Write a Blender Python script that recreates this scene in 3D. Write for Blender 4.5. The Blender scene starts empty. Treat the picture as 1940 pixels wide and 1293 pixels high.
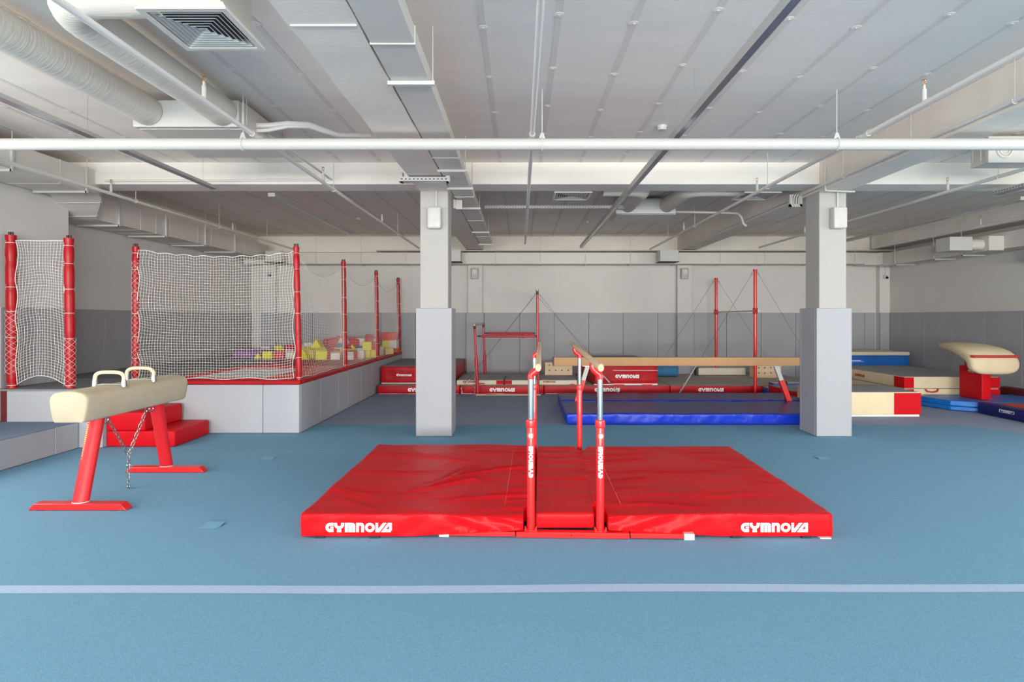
import bpy, bmesh, math, random
from mathutils import Vector, Matrix, noise

random.seed(7)
SC = bpy.context.scene
COL = SC.collection
PI = math.pi
H = 1.6            # eye height of the photographer
F = 1100.0         # focal length in pixels of a 1940 px wide frame
CX, CY = 986.0, 603.0

# ------------------------------------------------------------------ camera
cd = bpy.data.cameras.new('camera')
cam = bpy.data.objects.new('camera', cd)
COL.objects.link(cam)
cam.location = (0, 0, H)
cam.rotation_euler = (PI / 2, 0, 0)
cd.sensor_width = 36.0
cd.lens = F / 1940 * 36.0
cd.shift_x = -(CX - 970) / 1940
cd.shift_y = -(646.5 - CY) / 1940
cd.clip_start = 0.05
SC.camera = cam

# ------------------------------------------------------------------ light
vs = SC.view_settings
vs.view_transform = 'Standard'
vs.look = 'None'
vs.gamma = 1.0
vs.use_curve_mapping = False
vs.exposure = 0.06
SC.cycles.max_bounces = 16
SC.cycles.diffuse_bounces = 12
W = bpy.data.worlds.new('sky')
SC.world = W
W.use_nodes = True
bg = W.node_tree.nodes['Background']
bg.inputs[0].default_value = (0.93, 0.97, 1.0, 1)
bg.inputs[1].default_value = 1.6


def area(name, loc, rot, sx, sy, power, col=(1, 1, 1)):
    l = bpy.data.lights.new(name, 'AREA')
    l.shape = 'RECTANGLE'
    l.size, l.size_y = sx, sy
    l.energy = power
    l.color = col
    o = bpy.data.objects.new(name, l)
    COL.objects.link(o)
    o.location = loc
    o.rotation_euler = rot
    return o


# daylight entering through the five tall windows of the front wall, behind the photographer
FRONT_Y = -11.0
WIN = [(-6.3, -3.6), (-3.3, -0.6), (-0.3, 2.4), (2.7, 5.4), (5.7, 8.9)]
WIN_Z = (0.35, 3.3)
for i, (a, b) in enumerate(WIN):
    area('window_daylight', ((a + b) / 2, FRONT_Y - 0.25, sum(WIN_Z) / 2), (PI / 2 + 0.45, 0, 0),
         b - a, WIN_Z[1] - WIN_Z[0], 740, (1.0, 0.963, 0.912))

# and from unseen side windows; the right wall's are added to brighten the room
SIDE = [(-0.6, 2.2), (2.9, 5.7)]
SIDE_Z = (0.9, 3.1)
for a, b in SIDE:
    for x, sg, e in ((-6.95, -1, 95), (9.9, 1, 150)):
        area('window_daylight', (x, (a + b) / 2, sum(SIDE_Z) / 2), (PI / 2 - 0.25, 0, sg * PI / 2), b - a, SIDE_Z[1] - SIDE_Z[0], e, (1.0, 0.963, 0.912))

# ------------------------------------------------------------------ materials


def lin(c):
    c = c / 255.0
    return c / 12.92 if c <= 0.04045 else ((c + 0.055) / 1.055) ** 2.4


def rgb(r, g, b):
    return (lin(r), lin(g), lin(b), 1.0)


def mat(name, col, rough=0.6, metal=0.0, bump=None, vary=None, spec=0.5, coat=0.0):
    """col: sRGB triple. bump: (scale xyz or number, strength, distance). vary: (scale, amount)."""
    m = bpy.data.materials.new(name)
    m.use_nodes = True
    nt = m.node_tree
    b = nt.nodes['Principled BSDF']
    base = rgb(*col)
    b.inputs['Base Color'].default_value = base
    b.inputs['Roughness'].default_value = rough
    b.inputs['Metallic'].default_value = metal
    b.inputs['Specular IOR Level'].default_value = spec
    b.inputs['Coat Weight'].default_value = coat
    tc = None
    if bump or vary:
        tc = nt.nodes.new('ShaderNodeTexCoord')

    def mapped(scale):
        mp = nt.nodes.new('ShaderNodeMapping')
        mp.inputs['Scale'].default_value = scale if isinstance(scale, tuple) else (scale,) * 3
        nt.links.new(tc.outputs['Object'], mp.inputs[0])
        n = nt.nodes.new('ShaderNodeTexNoise')
        n.inputs['Scale'].default_value = 1.0
        n.inputs['Detail'].default_value = 4.0
        nt.links.new(mp.outputs[0], n.inputs['Vector'])
        return n
    if bump:
        n = mapped(bump[0])
        bp = nt.nodes.new('ShaderNodeBump')
        bp.inputs['Strength'].default_value = bump[1]
        bp.inputs['Distance'].default_value = bump[2]
        nt.links.new(n.outputs[0], bp.inputs['Height'])
        nt.links.new(bp.outputs[0], b.inputs['Normal'])
    if vary:
        n = mapped(vary[0])
        cr = nt.nodes.new('ShaderNodeValToRGB')
        k = vary[1]
        cr.color_ramp.elements[0].position = 0.3
        cr.color_ramp.elements[1].position = 0.7
        cr.color_ramp.elements[0].color = tuple(max(0, c * (1 - k)) for c in base[:3]) + (1,)
        cr.color_ramp.elements[1].color = tuple(min(1, c * (1 + k)) for c in base[:3]) + (1,)
        nt.links.new(n.outputs[0], cr.inputs[0])
        nt.links.new(cr.outputs[0], b.inputs['Base Color'])
    return m


M = {}
M['white_paint'] = mat('white_paint', (228, 223, 214), 0.75, bump=(18, 0.15, 0.004), vary=(1.3, 0.03))
M['pillar_paint'] = mat('pillar_paint', (173, 171, 167), 0.8)
M['wall_paint'] = mat('wall_paint', (208, 206, 202), 0.8, vary=(0.8, 0.03))
M['rough_paint'] = mat('rough_paint', (224, 217, 206), 0.8, bump=((14, 30, 14), 0.22, 0.006), vary=(3, 0.03))
M['ceiling_grey'] = mat('ceiling_grey', (237, 230, 221), 0.7, bump=((26, 60, 26), 0.25, 0.004), vary=((1.2, 4.0, 1), 0.03))
M['seam_grey'] = mat('seam_grey', (222, 215, 206), 0.8)
M['duct_white'] = mat('duct_white', (205, 201, 193), 0.45, spec=0.5)
M['pipe_white'] = mat('pipe_white', (190, 189, 185), 0.38)
M['branch_grey'] = mat('branch_grey', (214, 212, 208), 0.45)
M['insulation'] = mat('insulation', (210, 204, 193), 0.7, bump=((6, 42, 6), 0.55, 0.008))
M['profile_grey'] = mat('profile_grey', (168, 167, 164), 0.45)
M['profile_dark'] = mat('profile_dark', (140, 140, 146), 0.2, 0.3)
M['blue_carpet'] = mat('blue_carpet', (117, 160, 187), 0.95, bump=(260, 0.35, 0.004), vary=(150, 0.13), spec=0.15)
M['grey_carpet'] = mat('grey_carpet', (146, 158, 180), 0.95, bump=(200, 0.3, 0.003), vary=(90, 0.08), spec=0.15)
M['platform_carpet'] = mat('platform_carpet', (112, 126, 146), 0.95, bump=(200, 0.3, 0.003), vary=(90, 0.08), spec=0.15)
M['tape'] = mat('tape', (172, 194, 222), 0.6, vary=(40, 0.05))
M['pad_grey'] = mat('pad_grey', (161, 162, 167), 0.55, bump=((5, 5, 30), 0.12, 0.004))
M['wall_pad_grey'] = mat('wall_pad_grey', (158, 158, 163), 0.6, bump=((6, 6, 26), 0.25, 0.006), vary=(1.5, 0.04))
M['pit_grey'] = mat('pit_grey', (166, 168, 174), 0.55, bump=((5, 5, 14), 0.1, 0.004))
M['deck_grey'] = mat('deck_grey', (128, 130, 134), 0.8, vary=(20, 0.05))
M['red_vinyl'] = mat('red_vinyl', (226, 20, 28), 0.36, bump=((7, 3, 7), 0.3, 0.02), vary=(2, 0.06), spec=0.12)
M['red_top'] = mat('red_top', (200, 18, 28), 0.4, bump=((3, 11, 4), 0.32, 0.02), vary=(2, 0.08), spec=0.16)  # same vinyl, darkened: the tops' dim reflection is put into the colour
M['post_red'] = mat('post_red', (168, 12, 22), 0.34, bump=((9, 9, 4), 0.25, 0.01), spec=0.3)
M['leg_red'] = mat('leg_red', (206, 28, 38), 0.42, bump=((9, 9, 9), 0.12, 0.006), spec=0.4)
M['red_foam'] = mat('red_foam', (198, 18, 30), 0.45, bump=(9, 0.2, 0.01), vary=(2, 0.04), spec=0.12)
M['red_metal'] = mat('red_metal', (224, 34, 34), 0.3, coat=0.3)
M['deep_red_metal'] = mat('deep_red_metal', (192, 28, 46), 0.35, coat=0.2)
M['dark_red'] = mat('dark_red', (190, 22, 34), 0.5, bump=(10, 0.2, 0.01), spec=0.1)
M['maroon'] = mat('maroon', (96, 16, 26), 0.6)
M['stitch'] = mat('stitch', (222, 120, 124), 0.7)
M['chrome'] = mat('chrome', (214, 214, 212), 0.16, 1.0)
M['steel'] = mat('steel', (170, 170, 168), 0.35, 0.9)
M['cable_steel'] = mat('cable_steel', (104, 104, 104), 0.5, 0.6)
M['black'] = mat('black', (28, 28, 30), 0.5)
M['dark_metal'] = mat('dark_metal', (70, 60, 58), 0.5, 0.5)
M['gap_dark'] = mat('gap_dark', (62, 62, 64), 0.8)
M['brass'] = mat('brass', (186, 150, 110), 0.4, 0.8)
M['letter_white'] = mat('letter_white', (246, 246, 246), 0.5)
M['letter_red'] = mat('letter_red', (176, 52, 44), 0.6)
M['white_plastic'] = mat('white_plastic', (192, 191, 188), 0.4)
M['grey_plastic'] = mat('grey_plastic', (176, 176, 175), 0.5)
M['white_rope'] = mat('white_rope', (236, 234, 230), 0.8)
M['net_cord'] = mat('net_cord', (232, 228, 222), 0.85)
M['leather'] = mat('leather', (194, 180, 155), 0.65, bump=(60, 0.1, 0.003), vary=(6, 0.04), spec=0.15)
M['vault_cream'] = mat('vault_cream', (216, 198, 164), 0.7, bump=(50, 0.1, 0.003), vary=(5, 0.04))
M['cream_mat'] = mat('cream_mat', (222, 206, 170), 0.7, bump=((8, 8, 4), 0.2, 0.012), vary=(4, 0.04))
M['cream_pale'] = mat('cream_pale', (214, 205, 184), 0.7, bump=(8, 0.2, 0.01))
M['white_strip'] = mat('white_strip', (222, 222, 220), 0.6)
M['mat_grey'] = mat('mat_grey', (150, 152, 158), 0.75, vary=(6, 0.05))
M['mat_olive'] = mat('mat_olive', (158, 154, 142), 0.6, vary=(3, 0.05))
M['dark_side'] = mat('dark_side', (74, 78, 74), 0.7)
M['beam_tan'] = mat('beam_tan', (186, 144, 104), 0.75, vary=(30, 0.04))
M['rail_wood'] = mat('rail_wood', (214, 182, 148), 0.5, bump=((120, 3, 120), 0.1, 0.002), vary=((60, 2, 60), 0.08))
M['rail_end'] = mat('rail_end', (204, 172, 138), 0.6)
M['pommel_wood'] = mat('pommel_wood', (232, 208, 172), 0.5, vary=(30, 0.05))
M['plywood'] = mat('plywood', (214, 188, 156), 0.65, vary=((3, 3, 30), 0.06))
M['blue_vinyl'] = mat('blue_vinyl', (20, 54, 186), 0.32, bump=((8, 5, 3), 0.45, 0.03), vary=(2, 0.08), spec=0.25)
M['blue_top'] = mat('blue_top', (26, 32, 108), 0.36, bump=((3, 8, 4), 0.25, 0.02), vary=(2, 0.06), spec=0.3)
M['blue_mat'] = mat('blue_mat', (0, 92, 178), 0.5, bump=(7, 0.2, 0.01), vary=(3, 0.05))
M['blue_light'] = mat('blue_light', (18, 112, 200), 0.35, bump=(9, 0.35, 0.015), vary=(3, 0.05))
M['blue_pale_top'] = mat('blue_pale_top', (76, 126, 184), 0.5)
M['navy'] = mat('navy', (14, 22, 98), 0.45, vary=(5, 0.06))
M['orange_board'] = mat('orange_board', (190, 62, 34), 0.6)
M['trampoline_bed'] = mat('trampoline_bed', (236, 240, 242), 0.75)
M['roller_blue'] = mat('roller_blue', (58, 122, 166), 0.8)
M['deep_red_vinyl'] = mat('deep_red_vinyl', (176, 16, 30), 0.4, bump=((7, 3, 7), 0.3, 0.02), vary=(2, 0.06), spec=0.2)
M['foam_yellow'] = mat('foam_yellow', (222, 212, 48), 0.9)
M['foam_red'] = mat('foam_red', (206, 50, 58), 0.9)
M['foam_orange'] = mat('foam_orange', (222, 78, 52), 0.9)
M['foam_white'] = mat('foam_white', (222, 214, 210), 0.9)
M['foam_blue'] = mat('foam_blue', (40, 120, 160), 0.9)
M['foam_sand'] = mat('foam_sand', (206, 186, 110), 0.9)
M['purple'] = mat('purple', (132, 84, 140), 0.7)
M['pink_disc'] = mat('pink_disc', (244, 106, 98), 0.5)
M['label_gold'] = mat('label_gold', (244, 190, 120), 0.5)
M['lens_black'] = mat('lens_black', (16, 16, 18), 0.15)

# ------------------------------------------------------------------ mesh helpers


class MB:
    def __init__(self):
        self.v, self.f, self.m = [], [], []
        self.mi = 0

    def quadmesh(self, verts, faces):
        o = len(self.v)
        self.v += [Vector(p) for p in verts]
        for f in faces:
            self.f.append([o + i for i in f])
            self.m.append(self.mi)
        return self

    def box(self, x0, x1, y0, y1, z0, z1):
        v = [(x0, y0, z0), (x1, y0, z0), (x1, y1, z0), (x0, y1, z0), (x0, y0, z1), (x1, y0, z1), (x1, y1, z1), (x0, y1, z1)]
        return self.quadmesh(v, [(3, 2, 1, 0), (4, 5, 6, 7), (0, 1, 5, 4), (1, 2, 6, 5), (2, 3, 7, 6), (3, 0, 4, 7)])

    def obox(self, c, size, mtx):
        """box of full size around c turned by a 3x3 matrix"""
        hx, hy, hz = (s / 2 for s in size)
        v = []
        for z in (-hz, hz):
            for x, y in ((-hx, -hy), (hx, -hy), (hx, hy), (-hx, hy)):
                v.append(Vector(c) + mtx @ Vector((x, y, z)))
        return self.quadmesh(v, [(3, 2, 1, 0), (4, 5, 6, 7), (0, 1, 5, 4), (1, 2, 6, 5), (2, 3, 7, 6), (3, 0, 4, 7)])

    def prism(self, poly, axis, a, b):
        """poly: 2D points; axis x|y|z is the extrusion axis, the two others in order"""
        def p3(p, t):
            return {'x': (t, p[0], p[1]), 'y': (p[0], t, p[1]), 'z': (p[0], p[1], t)}[axis]
        n = len(poly)
        v = [p3(p, a) for p in poly] + [p3(p, b) for p in poly]
        f = [list(range(n))[::-1], list(range(n, 2 * n))] + [(i, (i + 1) % n, n + (i + 1) % n, n + i) for i in range(n)]
        return self.quadmesh(v, f)

    def loft(self, rings, cap=True, closed=False):
        n = len(rings[0])
        v = [p for r in rings for p in r]
        f = []
        k = len(rings)
        for i in range(k if closed else k - 1):
            j = (i + 1) % k
            for q in range(n):
                f.append((i * n + q, i * n + (q + 1) % n, j * n + (q + 1) % n, j * n + q))
        if cap and not closed:
            f.append(list(range(n))[::-1])
            f.append([(k - 1) * n + q for q in range(n)])
        return self.quadmesh(v, f)

    def tube(self, pts, r, n=10, cap=True, closed=False, flat=1.0):
        pts = [Vector(p) for p in pts]
        k = len(pts)
        rings = []
        ref = None
        for i, p in enumerate(pts):
            if closed:
                t = pts[(i + 1) % k] - pts[i - 1]
            else:
                t = pts[min(i + 1, k - 1)] - pts[max(i - 1, 0)]
            t.normalize()
            if ref is None:
                ref = Vector((0, 0, 1)) if abs(t.z) < 0.9 else Vector((1, 0, 0))
            a = (ref - t * ref.dot(t)).normalized()
            ref = a
            b = t.cross(a)
            ri = r[i] if isinstance(r, (list, tuple)) else r
            rings.append([p + a * (ri * math.cos(2 * PI * q / n)) + b * (ri * flat * math.sin(2 * PI * q / n)) for q in range(n)])
        return self.loft(rings, cap, closed)

    def cyl(self, a, b, r, n=16, r2=None):
        return self.tube([a, b], [r, r if r2 is None else r2], n)

    def lathe(self, prof, c=(0, 0, 0), n=20):
        """prof: (r, z) from below"""
        rings = [[(c[0] + r * math.cos(2 * PI * q / n), c[1] + r * math.sin(2 * PI * q / n), c[2] + z) for q in range(n)] for r, z in prof]
        return self.loft(rings, True)

    def torus(self, c, R, r, mtx=None, n=20, m=8, sx=1.0):
        mtx = mtx or Matrix.Identity(3)
        pts = [Vector(c) + mtx @ Vector((R * sx * math.cos(2 * PI * i / n), R * math.sin(2 * PI * i / n), 0)) for i in range(n)]
        return self.tube(pts, r, m, closed=True)

    def shift(self, d):
        d = Vector(d)
        for p in self.v:
            p += d
        return self

    def rot(self, mtx, c=(0, 0, 0)):
        c = Vector(c)
        self.v = [c + mtx @ (p - c) for p in self.v]
        return self


def Rz(deg):
    return Matrix.Rotation(math.radians(deg), 3, 'Z')


def Rx(deg):
    return Matrix.Rotation(math.radians(deg), 3, 'X')


def Ry(deg):
    return Matrix.Rotation(math.radians(deg), 3, 'Y')


WORLD = {}      # where the origin of every thing stands


def tag(o, label=None, cat=None, group=None, kind=None):
    if label:
        o['label'] = label
    if cat:
        o['category'] = cat
    if group:
        o['group'] = group
    if kind:
        o['kind'] = kind
    return o


def thing(name, label, cat, loc=(0, 0, 0), group=None, rz=0):
    o = bpy.data.objects.new(name, None)
    COL.objects.link(o)
    o.empty_display_size = 0.1
    o.location = loc
    o.rotation_euler = (0, 0, math.radians(rz))
    WORLD[o.name] = Vector(loc)
    return tag(o, label, cat, group)


def obj(name, mb, mats, parent=None, label=None, cat=None, group=None, kind=None, bevel=0, smooth=35, local=False, segs=2):
    if not isinstance(mats, (list, tuple)):
        mats = [mats]
    if parent is not None:
        org = Vector((0, 0, 0)) if local else WORLD[parent.name]
    elif local:
        org = Vector((0, 0, 0))
    else:
        lo = [min(p[i] for p in mb.v) for i in range(3)]
        hi = [max(p[i] for p in mb.v) for i in range(3)]
        org = Vector(((lo[0] + hi[0]) / 2, (lo[1] + hi[1]) / 2, lo[2]))
    me = bpy.data.meshes.new(name)
    me.from_pydata([tuple(p - org) for p in mb.v], [], mb.f)
    for m in mats:
        me.materials.append(M[m] if isinstance(m, str) else m)
    me.polygons.foreach_set('material_index', mb.m)
    bm = bmesh.new()
    bm.from_mesh(me)
    bmesh.ops.recalc_face_normals(bm, faces=bm.faces)
    bm.to_mesh(me)
    bm.free()
    if smooth:
        me.polygons.foreach_set('use_smooth', [True] * len(me.polygons))
        me.set_sharp_from_angle(angle=math.radians(smooth))
    o = bpy.data.objects.new(name, me)
    COL.objects.link(o)
    if parent is not None:
        o.parent = parent
        WORLD[o.name] = WORLD[parent.name]
    else:
        o.location = org
        WORLD[o.name] = org.copy()
    if bevel:
        b = o.modifiers.new('bevel', 'BEVEL')
        b.width = bevel
        b.segments = segs
        b.limit_method = 'ANGLE'
        b.angle_limit = math.radians(40)
    return tag(o, label, cat, group, kind)


def struct(name, mb, mats, bevel=0, smooth=35, parent=None):
    return obj(name, mb, mats, parent=parent, kind='structure', bevel=bevel, smooth=smooth)


def dup(root, loc, label=None, rz=None, group=None):
    r = root.copy()
    COL.objects.link(r)
    r.location = loc
    if rz is not None:
        r.rotation_euler = (0, 0, math.radians(rz))
    if label:
        r['label'] = label
    if group:
        r['group'] = group
    for ch in list(root.children):
        c = ch.copy()
        COL.objects.link(c)
        c.parent = r
        for g in ch.children:
            d = g.copy()
            COL.objects.link(d)
            d.parent = c
    WORLD[r.name] = Vector(loc)
    return r


def lines01(a, b, r, n):
    """grid lines from a to b with extra lines close to both ends for the rounding"""
    L = b - a
    r = min(r, L / 2.2)
    out = [a, a + 0.3 * r, a + r]
    k = max(1, n)
    for i in range(1, k):
        out.append(a + r + (L - 2 * r) * i / k)
    return out + [b - r, b - 0.3 * r, b]


def softbox(mb, x0, x1, y0, y1, z0, z1, r=0.03, nx=8, ny=8, nz=2, fn=None, top=None, bottom=None):
    """cushion with rounded edges; fn(p, u, v, w) returns an offset; top / bottom: material index of those faces"""
    xs, ys, zs = lines01(x0, x1, r, nx), lines01(y0, y1, r, ny), lines01(z0, z1, min(r, (z1 - z0) / 2.3), nz)
    idx, vv = {}, []
    c0 = Vector((x0 + r, y0 + r, z0 + r))
    c1 = Vector((x1 - r, y1 - r, z1 - r))

    def vert(i, j, k):
        key = (i, j, k)
        if key not in idx:
            p = Vector((xs[i], ys[j], zs[k]))
            q = Vector([min(max(p[a], min(c0[a], c1[a])), max(c0[a], c1[a])) for a in range(3)])
            d = p - q
            if d.length > 1e-9:
                rr = r
                if (z1 - z0) < 2 * r:
                    rr = d.length
                p = q + d.normalized() * min(rr, d.length)
            if fn:
                p = p + Vector(fn(p, (p.x - x0) / (x1 - x0), (p.y - y0) / (y1 - y0), (p.z - z0) / (z1 - z0)))
            idx[key] = len(vv)
            vv.append(p)
        return idx[key]
    nxx, nyy, nzz = len(xs) - 1, len(ys) - 1, len(zs) - 1
    groups = {0: [], 1: [], 2: []}
    for i in range(nxx):
        for j in range(nyy):
            groups[1].append((vert(i, j, 0), vert(i, j + 1, 0), vert(i + 1, j + 1, 0), vert(i + 1, j, 0)))
            groups[2].append((vert(i, j, nzz), vert(i + 1, j, nzz), vert(i + 1, j + 1, nzz), vert(i, j + 1, nzz)))
        for k in range(nzz):
            groups[0].append((vert(i, 0, k), vert(i + 1, 0, k), vert(i + 1, 0, k + 1), vert(i, 0, k + 1)))
            groups[0].append((vert(i, nyy, k), vert(i, nyy, k + 1), vert(i + 1, nyy, k + 1), vert(i + 1, nyy, k)))
    for j in range(nyy):
        for k in range(nzz):
            groups[0].append((vert(0, j, k), vert(0, j, k + 1), vert(0, j + 1, k + 1), vert(0, j + 1, k)))
            groups[0].append((vert(nxx, j, k), vert(nxx, j + 1, k), vert(nxx, j + 1, k + 1), vert(nxx, j, k + 1)))
    o = len(mb.v)
    mb.v += vv
    base = mb.mi
    for g, fs in groups.items():
        m = base if g == 0 else ((bottom if bottom is not None else base) if g == 1 else (top if top is not None else base))
        for f in fs:
            mb.f.append([o + a for a in f])
            mb.m.append(m)
    return mb


def nz(p, s, seed=0.0):
    return noise.noise(Vector((p[0] * s[0] + seed, p[1] * s[1] + seed * 1.7, p[2] * s[2] - seed)))


# ------------------------------------------------------------------ lettering


def arc(cx, cy, ro, ri, a0, a1, n=14, sx=1.0):
    out = []
    for i in range(n):
        t0 = math.radians(a0 + (a1 - a0) * i / n)
        t1 = math.radians(a0 + (a1 - a0) * (i + 1) / n)
        out.append([(cx + sx * ro * math.cos(t0), cy + ro * math.sin(t0)), (cx + sx * ro * math.cos(t1), cy + ro * math.sin(t1)),
                    (cx + sx * ri * math.cos(t1), cy + ri * math.sin(t1)), (cx + sx * ri * math.cos(t0), cy + ri * math.sin(t0))])
    return out


def rc(x0, x1, y0, y1):
    return [[(x0, y0), (x1, y0), (x1, y1), (x0, y1)]]


G_GLYPH = arc(.5, .5, .5, .18, 90, 270) + rc(.5, .84, .68, 1) + rc(.5, .84, 0.02, .32) + rc(.5, .84, .38, .61)
WORD = list(G_GLYPH)
WORD += arc(1.425, .84, .525, .21, 180, 360) + rc(.9, 1.215, .84, 1) + rc(1.635, 1.95, .84, 1) + rc(1.2, 1.66, 0, .24) + rc(1.24, 1.62, .26, .36)
WORD += rc(2.03, 2.36, 0, 1) + rc(2.36, 2.8, .72, 1) + arc(2.8, .7, .3, 0.02, 0, 90) + rc(2.43, 2.76, 0, .72) + rc(2.82, 3.1, 0, .72)
WORD += rc(3.2, 3.5, 0, 1) + rc(3.5, 3.73, .7, 1) + arc(3.73, .7, .3, 0.0, 0, 90) + rc(3.73, 4.03, 0, .7)
WORD += arc(4.635, .5, .5, .22, 0, 360, 28, 1.03)
WORD += [[(5.23, 0), (5.65, 0), (5.5, .33), (5.23, 1)], [(5.23, 1), (5.5, .33), (5.5, 1)], [(5.65, 0), (6.4, 1), (6.02, 1), (5.5, .33)]]
WORD += [[(5.8, 0), (6.94, 0), (6.94, .3), (6.025, .3)]] + rc(6.65, 6.94, .3, 1) + [[(6.025, .3), (6.35, .3), (6.65, .72), (6.65, 1), (6.55, 1)]]
WORD_W = 6.94


def lettering(parent, glyph, o, ux, uy, h, material, sx=1.0, off=0.002, cyl=None, name='lettering', local=False):
    """glyph polygons laid on a plane at o with axes ux, uy; cyl: (axis point, radius) wraps them round a vertical tube"""
    ux, uy, o = Vector(ux), Vector(uy), Vector(o)
    nrm = ux.cross(uy)
    mb = MB()
    for poly in glyph:
        pts = [o + ux * (p[0] * h * sx) + uy * (p[1] * h) + nrm * off for p in poly]
        if cyl is None:
            mb.quadmesh(pts, [list(range(len(pts)))])
        else:
            # cut the polygon in strips across the tube and lay them on it
            bm = bmesh.new()
            bm.faces.new([bm.verts.new(p) for p in pts])
            for k in range(-6, 7):
                bmesh.ops.bisect_plane(bm, geom=bm.verts[:] + bm.edges[:] + bm.faces[:], plane_co=Vector((cyl[0][0] + k * 0.004, 0, 0)), plane_no=Vector((1, 0, 0)))
            bm.verts.index_update()
            vv = []
            for v in bm.verts:
                dx = v.co.x - cyl[0][0]
                R = cyl[1] + off
                vv.append((v.co.x, cyl[0][1] - math.sqrt(max(1e-6, R * R - dx * dx)), v.co.z))
            mb.quadmesh(vv, [[v.index for v in f.verts] for f in bm.faces])
            bm.free()
    return obj(name, mb, material, parent, smooth=0, local=local)


# ================================================================== SETTING
CEIL = 3.71
BACK = 15.1
LEFT_NEAR, LEFT_FAR, RIGHT = -6.5, -7.0, 9.5
STEP_Y = 8.35

fl = MB().box(-7.6, 10.2, FRONT_Y - 0.2, BACK + 0.3, -0.2, -0.004)
struct('floor', fl, 'grey_carpet')

# blue carpet in rolls laid side by side, front to back
cp = MB()


def right_edge(y):
    return 6.53 + (8.67 - y) * 0.70


rolls = [FRONT_Y, -8.82, -7.07, -5.32, -3.57, -1.82, -0.07, 1.68, 3.43, 5.18, 6.93, 8.67]
for a, b in zip(rolls[:-1], rolls[1:]):
    cp.prism([(-6.5, a + .0025), (min(9.45, right_edge(a)), a + .0025), (min(9.45, right_edge(b)), b - .0025), (-6.5, b - .0025)], 'z', -0.003, 0.0)
struct('floor_carpet', cp, 'blue_carpet', smooth=0)
tape = MB()
tp = []
for i in range(61):
    x = -6.4 + 15.6 * i / 60
    tp.append((x, 3.428 + 0.012 * math.sin(x * 0.9) + 0.006 * math.sin(x * 2.3)))
tape.quadmesh([(x, y - .05, 0.0015) for x, y in tp] + [(x, y + .05, 0.0015) for x, y in tp],
              [(i, i + 1, 62 + i, 61 + i) for i in range(60)])
obj('floor_tape', tape, 'tape', label='pale blue strip of tape running across the blue carpet at the front', cat='tape', smooth=0)
# small loose flaps in the carpet, over floor sockets
for x, y, lab in ((-2.37, 4.47, 'small cut square flap in the blue carpet near the red mat'),
                  (-2.87, 6.6, 'small cut square flap in the blue carpet right of the red steps'),
                  (3.45, 6.6, 'small cut square flap in the blue carpet in front of the right pillar')):
    mb = MB().quadmesh([(x - .07, y - .06, .001), (x + .07, y - .06, .001), (x + .07, y + .06, .012), (x - .07, y + .06, .012)], [(0, 1, 2, 3)])
    mb.quadmesh([(x - .07, y + .06, .012), (x + .07, y + .06, .012), (x + .07, y + .062, .0), (x - .07, y + .062, .0)], [(0, 1, 2, 3)])
    obj('carpet_flap', mb, 'blue_carpet', label=lab, cat='carpet flap', smooth=0)

# walls
struct('wall_back', MB().box(-7.3, 9.8, BACK, BACK + .2, 0, CEIL + .2), 'wall_paint')
lw = MB()
ys = [FRONT_Y] + [v for w in SIDE for v in w] + [STEP_Y]
for i in range(0, len(ys), 2):
    lw.box(LEFT_NEAR - .4, LEFT_NEAR, ys[i], ys[i + 1], 0, CEIL + .2)
for a, b in SIDE:
    lw.box(LEFT_NEAR - .4, LEFT_NEAR, a, b, 0, SIDE_Z[0])
    lw.box(LEFT_NEAR - .4, LEFT_NEAR, a, b, SIDE_Z[1], CEIL + .2)
lw.box(LEFT_NEAR - .8, LEFT_NEAR - .4, STEP_Y - .3, STEP_Y, 0, CEIL + .2)
struct('wall_left', lw, 'wall_paint')
struct('wall_left_far', MB().box(LEFT_FAR - .3, LEFT_FAR, STEP_Y, BACK, 0, CEIL + .2), 'wall_paint')
rw = MB()
ys = [FRONT_Y] + [v for w in SIDE for v in w] + [BACK]
for i in range(0, len(ys), 2):
    rw.box(RIGHT, RIGHT + .35, ys[i], ys[i + 1], 0, CEIL + .2)
for a, b in SIDE:
    rw.box(RIGHT, RIGHT + .35, a, b, 0, SIDE_Z[0])
    rw.box(RIGHT, RIGHT + .35, a, b, SIDE_Z[1], CEIL + .2)
struct('wall_right', rw, 'wall_paint')
fw = MB()
xs = [LEFT_NEAR] + [v for w in WIN for v in w] + [RIGHT]
for i in range(0, len(xs), 2):
    fw.box(xs[i], xs[i + 1], FRONT_Y - .2, FRONT_Y, 0, CEIL + .2)
for a, b in WIN:
    fw.box(a, b, FRONT_Y - .2, FRONT_Y, 0, WIN_Z[0])
    fw.box(a, b, FRONT_Y - .2, FRONT_Y, WIN_Z[1], CEIL + .2)
struct('wall_front', fw, 'wall_paint')
for i, (a, b) in enumerate(WIN):
    w = MB()
    for x in (a, (a + b) / 2 - .03, b - .06):
        w.box(x, x + .06, FRONT_Y - .14, FRONT_Y - .08, *WIN_Z)
    for z in (WIN_Z[0], 2.3, WIN_Z[1] - .06):
        w.box(a, b, FRONT_Y - .14, FRONT_Y - .08, z, z + .06)
    struct('window_%d' % (i + 1), w, 'white_plastic')

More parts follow.
